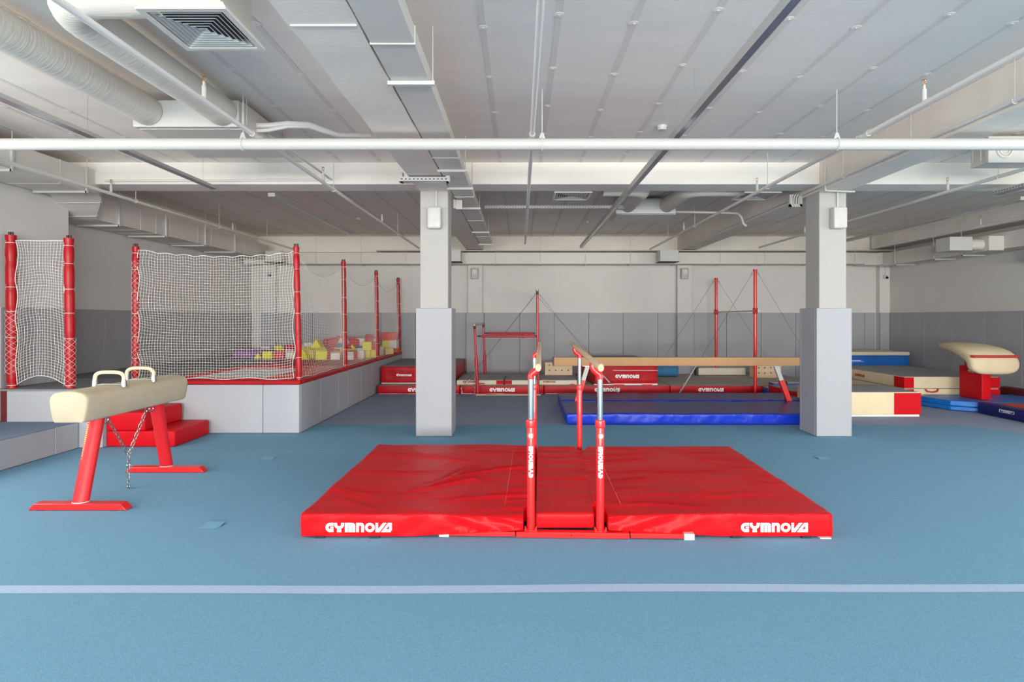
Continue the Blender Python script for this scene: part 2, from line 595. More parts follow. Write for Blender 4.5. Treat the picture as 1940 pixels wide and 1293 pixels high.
for i, (a, b) in enumerate(SIDE):
    w = MB()
    for y in (a, (a + b) / 2 - .03, b - .06):
        w.box(LEFT_NEAR - .3, LEFT_NEAR - .24, y, y + .06, *SIDE_Z)
    for z in (SIDE_Z[0], SIDE_Z[1] - .06):
        w.box(LEFT_NEAR - .3, LEFT_NEAR - .24, a, b, z, z + .06)
    struct('window_%d' % (i + 6), w, 'white_plastic')
    w = MB()
    for y in (a, (a + b) / 2 - .03, b - .06):
        w.box(RIGHT + .2, RIGHT + .26, y, y + .06, *SIDE_Z)
    for z in (SIDE_Z[0], SIDE_Z[1] - .06):
        w.box(RIGHT + .2, RIGHT + .26, a, b, z, z + .06)
    struct('window_%d' % (i + 8), w, 'white_plastic')  # added window frame, goes with the fill lamps of the right wall

# ceiling slab with its seam strips and the round anchor plates that hold the lining
ce = MB().box(-7.3, 9.8, FRONT_Y - .2, BACK + .2, CEIL, CEIL + .25)
ce.mi = 1
k = -13
strips = [0.27 + 0.541 * k for k in range(-13, 18)]
for x in strips:
    ce.box(x - .022, x + .022, FRONT_Y, BACK - .02, CEIL - .003, CEIL + .01)
ce.mi = 2
for i, x in enumerate(strips):
    for j in range(11):
        y = 3.1 + 0.87 * j + 0.3 * ((i * 7) % 5) / 5
        if y > 13.5 or 7.7 < y < 8.4:
            continue
        ce.lathe([(.03, -.002), (.037, -.001), (.037, .0)], (x, y, CEIL - .003), 14)
        ce.lathe([(.007, -.005), (.012, -.002)], (x, y, CEIL - .003), 10)
struct('ceiling', ce, ['ceiling_grey', 'seam_grey', 'ceiling_grey'])


# concrete beams: one across the room on the pillar line, three along it, one at the back
LB = 3.32
CB = 3.41
struct('beam_cross', MB().box(LEFT_FAR, -1.36, 7.85, 8.27, CB, CEIL).box(-.98, 4.05, 7.85, 8.27, CB, CEIL).box(4.42, RIGHT, 7.85, 8.27, CB, CEIL), 'white_paint', bevel=.006)


def rough_beam(name, x0, x1, y0, y1, z0):
    n = int((y1 - y0) / .12)
    rings = []
    for i in range(n + 1):
        y = y0 + (y1 - y0) * i / n
        j = [0.010 * noise.noise(Vector((x0, y * 3.1, q * 5.0))) for q in range(4)]
        rings.append([(x0 + j[0], y, z0 + j[1] * .6), (x1 + j[2], y, z0 + j[3] * .6), (x1, y, CEIL + .02), (x0, y, CEIL + .02)])
    struct(name, MB().loft(rings), 'rough_paint', smooth=30)


struct('beam_joint_trim_1', MB().box(-1.35, -.96, 3.40, 3.408, LB - .008, LB + .004), 'white_paint')
rough_beam('beam_left_pillars', -1.36, -.95, FRONT_Y, 15.0, LB)
rough_beam('beam_right_pillars', 4.05, 4.43, FRONT_Y, 15.0, LB)
struct('beam_back', MB().box(LEFT_FAR, RIGHT, 15.0, BACK, 3.3, CEIL), 'white_paint', bevel=.005)
struct('beam_right_wall', MB().box(9.0, RIGHT, FRONT_Y, 14.9, 3.36, CEIL), 'white_paint', bevel=.005)
struct('beam_left_wall', MB().box(LEFT_FAR, -6.75, STEP_Y, 14.9, 3.36, CEIL), 'white_paint', bevel=.005)

# pillars
struct('column_left', MB().box(-1.36, -.98, 7.87, 8.25, 0, LB + .01), 'pillar_paint', bevel=.01)
struct('column_right', MB().box(4.05, 4.42, 7.87, 8.25, 0, LB + .01), 'pillar_paint', bevel=.01)
for i, (a, b) in enumerate(((-6.63, -6.3), (-1.35, -.98), (4.04, 4.42), (9.24, 9.5))):
    struct('pilaster_back_column.%03d' % (i + 1), MB().box(a, b, 14.93, BACK, 0, 3.3), 'wall_paint', bevel=.006)

# ================================================================== PADDING
PH = 1.735
# pillar pads: a shell of four padded boards round each pillar
for nm, x0, x1, lab in (('left', -1.41, -.925, 'pale grey padded cover round the foot of the left pillar'),
                        ('right', 3.99, 4.465, 'pale grey padded cover round the foot of the right pillar')):
    t = thing('pillar_pad', lab, 'pillar pad', ((x0 + x1) / 2, 8.06, 0))
    ci = (-1.36, -.98) if nm == 'left' else (4.05, 4.42)
    obj('front_board', MB().box(x0, x1, 7.82, 7.868, 0.004, PH), 'pad_grey', t, bevel=.008)
    obj('back_board', MB().box(x0, x1, 8.252, 8.3, 0.004, PH), 'pad_grey', t, bevel=.008)
    obj('side_board', MB().box(x0, ci[0] - .001, 7.87, 8.25, 0.004, PH), 'pad_grey', t, bevel=.006)
    obj('side_board', MB().box(ci[1] + .001, x1, 7.87, 8.25, 0.004, PH), 'pad_grey', t, bevel=.006)


def wall_pads(edges, fixed, axis, z0, label, group):
    first = None
    for a, b in edges:
        mb = MB()
        g = .003
        if axis == 'back':
            mb.box(a + g, b - g, fixed - .05, fixed - .001, z0, PH)
        elif axis == 'left':
            mb.box(fixed + .001, fixed + .05, a + g, b - g, z0, PH)
        else:
            mb.box(fixed - .05, fixed - .001, a + g, b - g, z0, PH)
        obj('wall_pad', mb, 'wall_pad_grey', label=label, cat='wall pad', group=group, bevel=.007)


def span(a, b, w):
    out = []
    while a < b - .05:
        out.append((a, min(a + w, b)))
        a += w
    return out


wall_pads(span(-6.3, -1.39, .895)[3:], BACK, 'back', 0, 'tall grey padded board on the back wall between foam pit and left pillar', 'wall pads behind the left pillar')
wall_pads([(-.94, -.02)] + span(-.02, 4.02, .8953), BACK, 'back', 0, 'tall grey padded board on the back wall behind the bars', 'wall pads behind the bars')
wall_pads(span(4.45, 9.2, .895), BACK, 'back', 0, 'tall grey padded board on the back wall right of the high bar', 'wall pads by the high bar')
wall_pads([(-1.39, -.94)], 14.93, 'back', 0, 'narrow grey padded board on the back wall pilaster left of the uneven bars', None)
wall_pads([(4.02, 4.45)], 14.93, 'back', 0, 'narrow grey padded board on the back wall pilaster beside the high bar', None)
wall_pads([(9.22, 9.5)], 14.93, 'back', 0, 'narrow pale padded board on the pilaster in the right back corner', None)
wall_pads(span(6.53, 14.9, .88), RIGHT, 'right', 0, 'tall dark grey padded board along the right wall', 'wall pads of the right wall')
wall_pads(span(8.84, 15.0, .86), LEFT_FAR, 'left', .72, 'tall dark grey padded board on the far left wall behind the nets', 'wall pads of the left wall')
wall_pads([(7.2, 7.75), (7.75, 8.34)], LEFT_NEAR, 'left', .72, 'grey padded board on the near left wall behind the narrow net', 'wall pads behind the narrow net')
wall_pads([(-6.3 + .0, -5.4)], BACK, 'back', .72, 'grey padded board on the back wall at the left of the foam pit', None)
wall_pads([(-5.4, -4.5), (-4.5, -3.62)], BACK, 'back', .72, 'grey padded board on the back wall over the foam pit', 'wall pads over the foam pit')
wall_pads([(-6.65, -6.28)], 14.93, 'back', .72, 'narrow grey padded board on the pilaster in the left back corner', None)

# ================================================================== LEFT: platform, pit, nets
t = thing('low_platform', 'low grey padded platform along the left wall beside the pommel horse', 'platform', (-5.95, 5, 0))
obj('deck', MB().box(-6.49, -5.43, 1.2, 7.13, .30, .325), 'platform_carpet', t)
for a, b in ((1.2, 3.05), (3.05, 4.85), (4.85, 6.77), (6.77, 7.13)):
    obj('side_board', MB().box(-5.47, -5.425, a + .002, b - .002, .004, .318), 'pad_grey', t, bevel=.008)
obj('base', MB().box(-6.49, -5.48, 1.2, 7.12, 0, .298), 'pit_grey', t)

t = thing('entry_platform', 'grey padded platform under the narrow net at the left wall', 'platform', (-5.8, 9, 0))
obj('deck', MB().box(-6.49, -5.14, 7.16, 8.34, .695, .72).box(-6.99, -5.14, 8.36, 14.9, .695, .72), 'deck_grey', t)
obj('front_board', MB().box(-6.32, -5.14, 7.14, 7.19, .004, .70), 'pit_grey', t, bevel=.008)
obj('side_board', MB().box(-5.19, -5.14, 7.19, 8.03, .004, .70), 'pit_grey', t, bevel=.006)
obj('corner_post', MB().box(-6.40, -6.33, 7.15, 7.2, .004, .70), 'maroon', t)

t = thing('foam_pit', 'grey padded trampoline and foam pit enclosure with a red rim', 'foam pit', (-4.1, 11.5, 0))
fx = [-5.13, -4.62, -3.82, -3.06]
for a, b in ((-5.13, -3.57), (-3.57, -3.062)):
    obj('front_board', MB().box(a + .002, b - .002, 8.04, 8.09, .004, .675), 'pit_grey', t, bevel=.01)
for a, b in ((8.04, 8.9), (8.9, 9.76), (9.76, 10.3), (10.3, 11.15), (11.15, 12.0), (12.0, 12.85), (12.85, 13.7), (13.7, 15.0)):
    obj('side_board', MB().box(-3.11, -3.06, max(a, 8.092) + .002, b - .002, .004, .675), 'pit_grey', t, bevel=.006)
obj('rim', MB().box(-5.13, -3.05, 8.03, 8.2, .68, .73).box(-3.22, -3.05, 8.2, 15.0, .68, .73), 'deep_red_vinyl', t, bevel=.012)
obj('pit_floor', MB().box(-5.12, -3.12, 8.1, 12.1, .55, .64).box(-5.12, -3.12, 12.1, 15.0, .4, .5), 'dark_side', t)

tr = thing('trampoline', 'sunken trampoline with pale bed and red frame pads behind the front net', 'trampoline', (-4.3, 9.3, .64))
bx0, bx1, by0, by1 = -4.88, -3.72, 8.45, 10.2
ins = MB()
n = 10
vv = []
for j in range(n + 1):
    for i in range(n + 1):
        u, v = i / n, j / n
        vv.append((bx0 + (bx1 - bx0) * u, by0 + (by1 - by0) * v, .715 - .02 * math.sin(PI * u) * math.sin(PI * v)))
ins.quadmesh(vv, [(j * (n + 1) + i, j * (n + 1) + i + 1, (j + 1) * (n + 1) + i + 1, (j + 1) * (n + 1) + i) for j in range(n) for i in range(n)])
obj('bed', ins, 'trampoline_bed', tr)
for q in ((-5.1, bx0 - .004, 8.21, 10.55), (bx1 + .004, -3.23, 8.21, 10.55), (bx0, bx1, 8.21, by0 - .004), (bx0, bx1, by1 + .004, 10.55)):
    obj('frame_pad', softbox(MB(), q[0], q[1], q[2], q[3], .645, .735, .025, 4, 4, 1), 'red_vinyl', tr)
obj('landing_mat', softbox(MB(), -5.1, -3.24, 10.57, 12.1, .645, .725, .03, 8, 5, 1, top=1), ['red_vinyl', 'dark_red'],
    label='dark red padded landing mat between the trampoline and the foam blocks', cat='mat')
obj('landing_mat', softbox(MB(), -6.25, -5.62, 12.6, 13.3, .722, .9, .03, 6, 4, 1), 'purple',
    label='purple mat lying left of the foam blocks', cat='mat')


def foam(x, y, z, s, colour, rz=0, rx=0, kind='block', idx=0):
    mb = MB()
    R = Rz(rz) @ Rx(rx)
    if kind == 'wedge':
        a = s / 2
        poly = [(-a * 1.3, -a), (a * 1.3, -a), (0, a * 1.1)]
        mb.prism(poly, 'y', -a, a)
        mb.rot(R).shift((x, y, z))
    else:
        mb.obox((x, y, z), (s, s, s), R)
    nm = {'foam_yellow': 'yellow', 'foam_red': 'red', 'foam_orange': 'orange', 'foam_white': 'white', 'foam_blue': 'blue', 'foam_sand': 'sand coloured'}[colour]
    lab = '%s foam %s loose in the pile of the foam pit' % (nm, kind if kind == 'wedge' else 'cube')
    if z < .64:
        lab = '%s foam cube in the bottom layer of the foam pit' % nm
    obj('foam_block', mb, colour, label=lab, cat='foam block', group='loose foam blocks in the pit', bevel=.012, segs=1)


def P(px, py, d):
    return ((px - CX) * d / F, d, H + (CY - py) * d / F)


FC = ['foam_red', 'foam_yellow', 'foam_white', 'foam_red', 'foam_yellow', 'foam_blue', 'foam_orange', 'foam_sand']
# bottom layer, then a second one rising to the back
for i in range(8):
    for j in range(11):
        x = -4.97 + .235 * i + random.uniform(-.015, .015)
        y = 12.25 + .25 * j + random.uniform(-.015, .015)
        foam(x, y, .6, .2, random.choice(FC), random.uniform(-14, 14))
for i in range(7):
    for j in range(8):
        x = -4.85 + .24 * i + random.uniform(-.02, .02)
        y = 12.95 + .25 * j + random.uniform(-.02, .02)
        if j < 2 and i > 4:
            continue
        foam(x, y, .805, .2, random.choice(FC), random.uniform(-25, 25), random.uniform(-6, 6))
Y_, R_, W_, B_, O_, S_ = 'foam_yellow', 'foam_red', 'foam_white', 'foam_blue', 'foam_orange', 'foam_sand'
for px, py, d, s, c, rz, rx, kd in [
    (730, 638, 14.6, .2, R_, 4, 0, 'block'), (744, 638, 14.6, .2, O_, -3, 0, 'block'),
    (732, 653, 14.45, .2, Y_, 3, 0, 'block'), (746, 652.5, 14.45, .2, W_, -6, 0, 'block'),
    (729, 667, 14.3, .2, R_, 5, 0, 'block'), (738, 667, 14.1, .19, S_, 10, 0, 'block'), (750, 664, 14.8, .2, O_, 0, 0, 'block'),
    (696, 656, 13.3, .2, Y_, 8, 0, 'block'), (695, 671.5, 13.2, .19, Y_, 3, 0, 'block'), (709, 671, 13.3, .19, Y_, -4, 0, 'block'),
    (711, 655.5, 13.5, .2, R_, 12, 0, 'block'), (712, 643, 13.9, .17, W_, 30, 20, 'wedge'), (701, 644, 13.9, .2, R_, 35, 25, 'block'),
    (684, 649, 13.9, .2, W_, 6, 0, 'block'), (671, 651, 13.8, .22, R_, 20, 25, 'block'), (668, 663, 13.3, .18, Y_, 40, 40, 'wedge'),
    (681, 664, 13.6, .18, B_, 10, 10, 'block'), (683, 672, 13.0, .19, W_, 4, 0, 'block'), (668, 674, 12.8, .2, R_, 18, 5, 'block'),
    (647, 661, 13.4, .19, B_, 30, 35, 'block'), (622, 652, 13.9, .21, R_, 12, 15, 'block'), (634, 650, 14.0, .22, R_, 30, 10, 'block'),
    (646, 648, 14.1, .22, R_, 5, 30, 'block'), (651, 650, 13.7, .18, W_, 45, 40, 'block'), (642, 670, 13.0, .2, S_, 30, 45, 'block'),
    (620, 672, 12.8, .2, O_, 25, 20, 'block'), (635, 676, 12.6, .19, W_, 20, 10, 'block'), (662, 677, 12.5, .18, W_, 15, 30, 'block'),
    (602, 658, 13.2, .34, Y_, 5, 0, 'wedge'), (607, 672, 12.6, .24, Y_, 30, 20, 'block'), (577, 671, 12.8, .27, Y_, -10, 0, 'wedge'),
    (588, 668, 13.0, .2, Y_, 30, 20, 'block'), (584, 657, 13.9, .2, W_, 20, 5, 'block'), (570, 662, 13.8, .2, W_, 40, 15, 'block'),
    (548, 664, 13.9, .21, R_, 15, 30, 'block'), (549, 674, 12.9, .2, W_, 35, 20, 'block'), (529, 675, 12.8, .22, R_, 12, 0, 'block'),
    (527, 666, 13.6, .2, Y_, 40, 40, 'block'), (508, 674.5, 12.6, .2, Y_, 8, 0, 'block'), (504, 665, 13.7, .2, W_, 3, 0, 'block'),
    (489, 677, 12.6, .18, Y_, 20, 0, 'wedge'), (657, 668, 13.2, .2, R_, 15, 20, 'block')]:
    x, y, z = P(px, py, d)
    foam(x, y, z, s, c, rz, rx, kd)

# red foam steps up to the platform
t = thing('foam_steps', 'red vinyl covered foam steps leading up to the grey platform', 'steps', (-4.7, 7.6, 0))
obj('lower_step', softbox(MB(), -5.13, -4.28, 7.19, 7.99, .004, .2, .02, 6, 6, 2), 'red_foam', t)
obj('upper_step', softbox(MB(), -5.13, -4.65, 7.19, 7.99, .202, .43, .02, 5, 6, 2), 'red_foam', t)


# padded posts
def post(loc, r, top, label, tilt=0.0, stubs=True, seed=0, group=None):
    """loc: foot on the rim; top: height of the pad's upper end"""
    t = thing('padded_post', label, 'net post', loc, group)
    zt = top - loc[2]
    ties = [zt * q for q in (.02, .17, .33, .5, .66, .83, .95)]
    prof = []
    nn = 44
    for i in range(nn + 1):
        z = zt * i / nn
        d = min(abs(z - q) for q in ties)
        bulge = 1 - .18 * math.exp(-(d / .03) ** 2) + .07 * noise.noise(Vector((seed, z * 4, 1)))
        prof.append((r * bulge, z))
    prof = [(r * .3, 0)] + prof + [(r * .35, zt + .004)]
    mb = MB().lathe(prof, loc, 16)
    for p in mb.v:
        p.x += tilt * (p.z - loc[2])
    obj('pad', mb, 'post_red', t)
    if stubs:
        mb = MB()
        for dx in (-.018, .018):
            mb.cyl((loc[0] + dx + tilt * zt, loc[1], top - .03), (loc[0] + dx + tilt * zt, loc[1], top + .04), .014, 10)
        obj('pole', mb, 'dark_metal', t)
    for q in ties:
        obj('tie_cord', MB().torus((loc[0] + tilt * q, loc[1], loc[2] + q), r * .86, .0028, None, 16, 5), 'white_rope', t)
    return t


post((-6.37, 7.28, .722), .058, 2.64, 'red padded net post against the near left wall', -.01, True, 1)
post((-5.64, 7.28, .722), .056, 2.60, 'bulging red padded net post at the right of the narrow net', -.012, True, 5)
post((-5.38, 8.12, .722), .046, 2.60, 'red padded net post wrapped in netting behind the pommel horse', 0, True, 9)
PXY = [(-3.095, 8.12), (-3.11, 10.3), (-3.1, 12.6), (-3.1, 14.85)]
for i, (x, y) in enumerate(PXY):
    post((x, y, .732), .042, 2.6, ['red padded net post at the front corner of the foam pit', 'second red padded post of the pit side, behind the corner post',
                                   'third red padded post of the pit side, beside the yellow foam', 'last red padded post of the pit side, at the back wall'][i], -.022 if i == 0 else -.016, True, 3 * i)


# nets
def net(name, fn, nu, nv, label, r=.0016, wrap=None):
    """fn(u, v) gives a point; nu, nv: count of meshes"""
    t = thing(name, label, 'net', tuple(fn(.5, 0)))
    mb = MB()
    su, sv = max(8, nu), max(8, nv)
    for i in range(1, nu):
        mb.tube([fn(i / nu, j / sv) for j in range(sv + 1)], r, 3, cap=False)
    for j in range(1, nv):
        mb.tube([fn(i / su, j / nv) for i in range(su + 1)], r, 3, cap=False)
    obj('mesh', mb, 'net_cord', t, smooth=0)
    mb = MB()
    pts = [fn(i / su, 0) for i in range(su + 1)] + [fn(1, j / sv) for j in range(1, sv + 1)] + [fn(1 - i / su, 1) for i in range(1, su + 1)] + [fn(0, 1 - j / sv) for j in range(1, sv)]
    mb.tube(pts, .0042, 5, closed=True)
    obj('border_rope', mb, 'white_rope', t)
    for (x, y, z0, z1, R) in wrap or ():
        mb = MB()
        n = max(4, int((z1 - z0) / .045))
        for s in (1, -1):
            for k in range(5):
                pts = []
                for q in range(n * 2 + 1):
                    z = z0 + (z1 - z0) * q / (2 * n)
                    a = 2 * PI * k / 5 + s * q * .42
                    pts.append((x + R * math.cos(a), y + R * math.sin(a), z))
                mb.tube(pts, r * .85, 3, cap=False)
        obj('wrapped_mesh', mb, 'net_cord', t, smooth=0)
    return t


def net_front(u, v):
    x = -5.33 + (5.33 - 3.16) * u
    top = 2.56 - .09 * math.sin(PI * u) ** .7 + .022 * abs(math.sin(u * 26)) * v ** 8 - .03 * u
    z = .755 + .01 * math.sin(u * 20) * (1 - v) ** 8 + (top - .765) * v
    e = .05 * math.sin(v * 6 * PI) * math.exp(-u * 14) + .05 * math.sin(v * 5 * PI) * math.exp(-(1 - u) * 14)
    x += .02 * math.sin(v * 6 * PI) * (math.exp(-u * 10) - math.exp(-(1 - u) * 10))
    return Vector((x, 8.1 + .025 * noise.noise(Vector((u * 4, v * 5, 3))), z + e * .7 + .004 * noise.noise(Vector((u * 9, v * 9, 7)))))


net('safety_net', net_front, 56, 46, 'wide white safety net across the front of the foam pit', wrap=[(-5.38, 8.12, .74, 2.4, .053)])


def net_narrow(u, v):
    x = -6.31 + (6.31 - 5.70) * u
    bot = .77 + .11 * math.sin(PI * u)
    z = bot + (2.57 - bot) * v
    e = .05 * math.sin(v * 7 * PI) * (math.exp(-u * 6) + math.exp(-(1 - u) * 6))
    x += .012 * math.sin(v * 7 * PI + .8) * (math.exp(-u * 6) - math.exp(-(1 - u) * 6)) + .012 * noise.noise(Vector((u * 3, v * 6, 2)))
    return Vector((x, 7.27 + .04 * noise.noise(Vector((u * 3, v * 5, 8))), z + e * .45))


net('safety_net', net_narrow, 17, 48, 'narrow white safety net hanging between two posts at the left wall', .0016,
    wrap=[(-5.65, 7.28, .74, 1.35, .065), (-6.375, 7.28, .9, 1.7, .068)])
for i in range(3):
    (xa, ya), (xb, yb) = PXY[i], PXY[i + 1]

    def net_side(u, v, ya=ya, yb=yb, i=i):
        y = ya + .05 + (yb - ya - .1) * u
        top = 2.5 - .25 * math.sin(PI * (u ** .8)) - .02 * i
        z = .75 + (top - .75) * v
        return Vector((-3.1 + .1 * math.sin(PI * u) * math.sin(PI * min(1, v * 1.2)) - .02, y, z + .02 * noise.noise(Vector((u * 5, v * 5, i)))))
    net('safety_net', net_side, 34, 34, ['white safety net on the pit side nearest the corner post', 'middle white safety net of the pit side', 'white safety net on the pit side next to the back wall'][i], .0013)

# ================================================================== POMMEL HORSE
HX = -3.68
t = thing('pommel_horse', 'cream pommel horse on two red legs with chain', 'pommel horse', (HX, 5.45, 0))
sec = []


def horse_ring(y, k=1.0):
    pts = []
    prof = [(-.115, .745), (.115, .745), (.128, .76), (.148, .85), (.156, .92), (.15, .955), (.12, .985), (.06, 1.0), (0, 1.004), (-.06, 1.0), (-.12, .985), (-.15, .955), (-.156, .92), (-.148, .85), (-.128, .76)]
    return [(HX + a * k, y, .87 + (b - .87) * k) for a, b in prof]


rings = [horse_ring(4.72, .93), horse_ring(4.727, .98), horse_ring(4.75, 1.0)] + [horse_ring(4.75 + .1 * i) for i in range(1, 14)] + [horse_ring(6.13, 1.0), horse_ring(6.155, .98), horse_ring(6.162, .93)]
obj('body', MB().loft(rings), 'leather', t, smooth=50)
for y in (5.2, 5.62):
    mb = MB()
    arch = []
    for i in range(25):
        a = PI * i / 24
        arch.append((HX - .13 * math.copysign(abs(math.cos(a)) ** .55, math.cos(a)), y, 1.045 + .07 * abs(math.sin(a)) ** .6))
    h = obj('pommel', mb.tube(arch, .0165, 12), 'pommel_wood', t, label='curved wooden pommel handle on metal feet')
    mb = MB()
    for s in (-1, 1):
        mb.lathe([(.024, -.052), (.022, -.012), (.02, .012), (.016, .012)], (HX + s * .13, y, 1.035), 14)
    mb.tube([(HX - .13, y, .995), (HX - .06, y, 1.005), (HX + .06, y, 1.005), (HX + .13, y, .995)], .01, 8)
    obj('pommel_foot', mb, 'steel', h)
for ya, yb, near in ((4.86, 5.05, True), (6.04, 5.86, False)):
    pts = [(HX, ya, .06), (HX, yb, .75)]
    mb = MB()
    rings = []
    for p in pts:
        ring = []
        for q in range(20):
            a = 2 * PI * q / 20
            ring.append((p[0] + .064 * math.cos(a), p[1] + .052 * math.sin(a), p[2]))
        rings.append(ring)
    mb.loft(rings)
    leg = obj('leg', mb, 'leg_red', t)
    mb = MB()
    mb.loft([[(HX + .066 * math.cos(2 * PI * q / 20), ya + .054 * math.sin(2 * PI * q / 20), z) for q in range(20)] for z in (.06, .068)])
    obj('trim_ring', mb, 'white_plastic', leg)
    if near:
        mb = MB()
        # sticker on the left front of the near leg: thin frame and a line of small print
        def on_leg(a, s):
            y = ya + (yb - ya) * s
            return (HX + .066 * math.cos(a), y + .054 * math.sin(a), .06 + .69 * s)
        a0, a1 = math.radians(229), math.radians(251)
        for s0, s1, b0, b1 in ((.5, .505, a0, a1), (.93, .935, a0, a1), (.5, .935, a0, a0 + .02), (.5, .935, a1 - .02, a1)):
            mb.quadmesh([on_leg(b0, s0), on_leg(b1, s0), on_leg(b1, s1), on_leg(b0, s1)], [(0, 1, 2, 3)])
        for i in range(16):
            s = .53 + i * .024
            w = .14 if i > 6 else .09
            am = (a0 + a1) / 2
            mb.quadmesh([on_leg(am - w, s), on_leg(am + w, s), on_leg(am + w, s + .014), on_leg(am - w, s + .014)], [(0, 1, 2, 3)])
        obj('sticker', mb, 'label_gold', leg, smooth=0)
    mb = MB()
    L = .41
    mb.prism([(HX - L, .004), (HX + L, .004), (HX + L - .05, .058), (HX - L + .05, .058)], 'y', ya - .045, ya + .045)
    obj('foot', mb, 'red_metal', t, bevel=.006)
    for s in (-1, 1):
        obj('rubber_pad', MB().box(HX + s * (L - .1) - .03, HX + s * (L - .1) + .03, ya - .04, ya + .04, 0, .005), 'black', t)


def chain(pts, parent, link=.034, r=.0034, name='chain', material='steel', local=False):
    pts = [Vector(p) for p in pts]
    mb = MB()
    k = 0
    for a, b in zip(pts[:-1], pts[1:]):
        d = b - a
        L = d.length
        n = max(1, int(L / link))
        d.normalize()
        up = Vector((0, 1, 0)) if abs(d.y) < .8 else Vector((1, 0, 0))
        side = d.cross(up).normalized()
        up = side.cross(d)
        for i in range(n):
            c = a + d * (L * (i + .5) / n)
            s = side if k % 2 == 0 else up
            k += 1
            ring = [c + d * (link * .62 * math.cos(2 * PI * q / 10)) + s * (link * .3 * math.sin(2 * PI * q / 10)) for q in range(10)]
            mb.tube(ring, r, 5, closed=True)
    return obj(name, mb, material, parent, local=local)


J = (HX, 5.45, .31)
chain([(HX + .02, 5.13, .74), J], t, .045, .0042)
chain([(HX + .02, 5.71, .74), J], t, .045, .0042)
chain([J, (HX, 5.45, .02)], t, .045, .0042)
mb = MB()
for y in (5.11, 5.74):
    mb.torus((HX + .03, y, .705), .032, .005, Ry(90), 14, 6)
mb.torus((HX, 5.45, .22), .02, .007, Ry(90), 14, 6)
mb.torus((HX, 5.45, .02), .016, .006, Ry(90), 14, 6)
obj('shackle', mb, 'chrome', t)

# ================================================================== PARALLEL BARS
pb = thing('parallel_bars', 'low parallel bars with red uprights and wooden rails between the red mats', 'parallel bars', (.37, 5.40, 0), None, -2.0)
for sx in (-1, 1):
    for sy in (-1, 1):
        x, y = sx * .254, sy * 1.13
        mb = MB().lathe([(.03, .035), (.03, .82), (.0295, .822)], (x, y, 0), 20)
        up = obj('upright', mb, 'red_metal', pb, local=True)
        mb = MB().lathe([(.0305, .795), (.037, .80), (.038, .835), (.035, .85), (.024, .855)], (x, y, 0), 20)
        obj('collar', mb, 'red_metal', up, local=True)
        mb = MB().lathe([(.0215, .83), (.0215, 1.17)], (x, y, 0), 20)
        obj('inner_tube', mb, 'chrome', up, label='chrome inner tube', local=True)
        # gooseneck from the tube to the rail
        rx = sx * .197
        g = [(x, y, 1.15), (x, y, 1.172), (x - sx * .006, y, 1.187), (x - sx * .03, y, 1.205), (rx + sx * .008, y, 1.222), (rx, y, 1.24), (rx, y, 1.272)]
        mb = MB().tube(g, [.0245, .025, .025, .025, .024, .023, .02], 14)
        obj('gooseneck', mb, 'red_metal', up, local=True)
        if sy < 0:
            lettering(up, WORD, (x + .0165, y - .031, .43), (0, 0, 1), (-1, 0, 0), .033, 'letter_white', 1.0, .0008, ((x, y), .03), local=True)
            c = (x + .004 * (1 if sx > 0 else -.3), y, .737)
            R = .024
            disc = arc(0, 0, R, 0.0, 0, 360, 24)
            lettering(up, disc, (c[0], y - .031, c[2]), (1, 0, 0), (0, 0, 1), 1.0, 'pink_disc', 1.0, .0006, ((x, y), .03), name='badge', local=True)
            gx = 1 if sx < 0 else -1
            lettering(up, G_GLYPH, (c[0] - gx * .0145, y - .031, c[2] - .016), (gx, 0, 0), (0, 0, 1), .032, 'letter_white', 1.0, .0011, ((x, y), .03), name='badge_letter', local=True)
        mb = MB().box(x - .045, x + .045, y - .04, y + .04, .036, .048)
        mb.box(x - .045, x - .036, y - .035, y - .02, .046, .075).box(x + .036, x + .045, y - .035, y - .02, .046, .075)
        for q in (-1, 1):
            mb.cyl((x + q * .036, y - .05, .058), (x + q * .036, y - .03, .058), .009, 8)
        obj('foot_bracket', mb, ['red_metal'], up, local=True, bevel=.002)
    rings = []
    for y in (-1.75, -1.742, 1.742, 1.75):
        k = .93 if abs(y) > 1.745 else 1
        rings.append([(sx * .197 + .0195 * k * math.cos(2 * PI * q / 20), y, 1.287 + .0255 * k * math.sin(2 * PI * q / 20)) for q in range(20)])
    mb = MB().loft(rings, cap=False)
    mb.mi = 1
    mb.quadmesh(rings[0], [list(range(20))])
    mb.quadmesh(rings[-1], [list(range(20))])
    obj('rail', mb, ['rail_wood', 'rail_end'], pb, local=True)
for sy in (-1, 1):
    y = sy * 1.165
    mb = MB().box(-.36, .46, y - .03, y + .03, .004, .044)
    b = obj('base_bar', mb, 'red_metal', pb, local=True, bevel=.003)
    obj('base_extension', MB().box(-.85, -.368, y - .025, y + .025, .008, .042), 'red_metal', b, local=True, bevel=.003)
    obj('base_extension', MB().box(.468, .85, y - .025, y + .025, .008, .042), 'red_metal', b, local=True, bevel=.003)
    obj('end_cap', MB().box(-.925, -.85, y - .03, y + .03, .0, .046), 'white_plastic', b, local=True, bevel=.003, label='white plastic end cap')
    obj('end_cap', MB().box(.85, .925, y - .03, y + .03, .0, .046), 'white_plastic', b, local=True, bevel=.003, label='white plastic end cap')
    obj('bolt_hole', MB().cyl((.04, y - .0315, .024), (.04, y - .029, .024), .006, 10), 'black', b, local=True)
for sx in (-1, 1):
    obj('side_bar', MB().box(sx * .254 - .02, sx * .254 + .02, -1.13, 1.13, .004, .036), 'red_metal', pb, local=True)


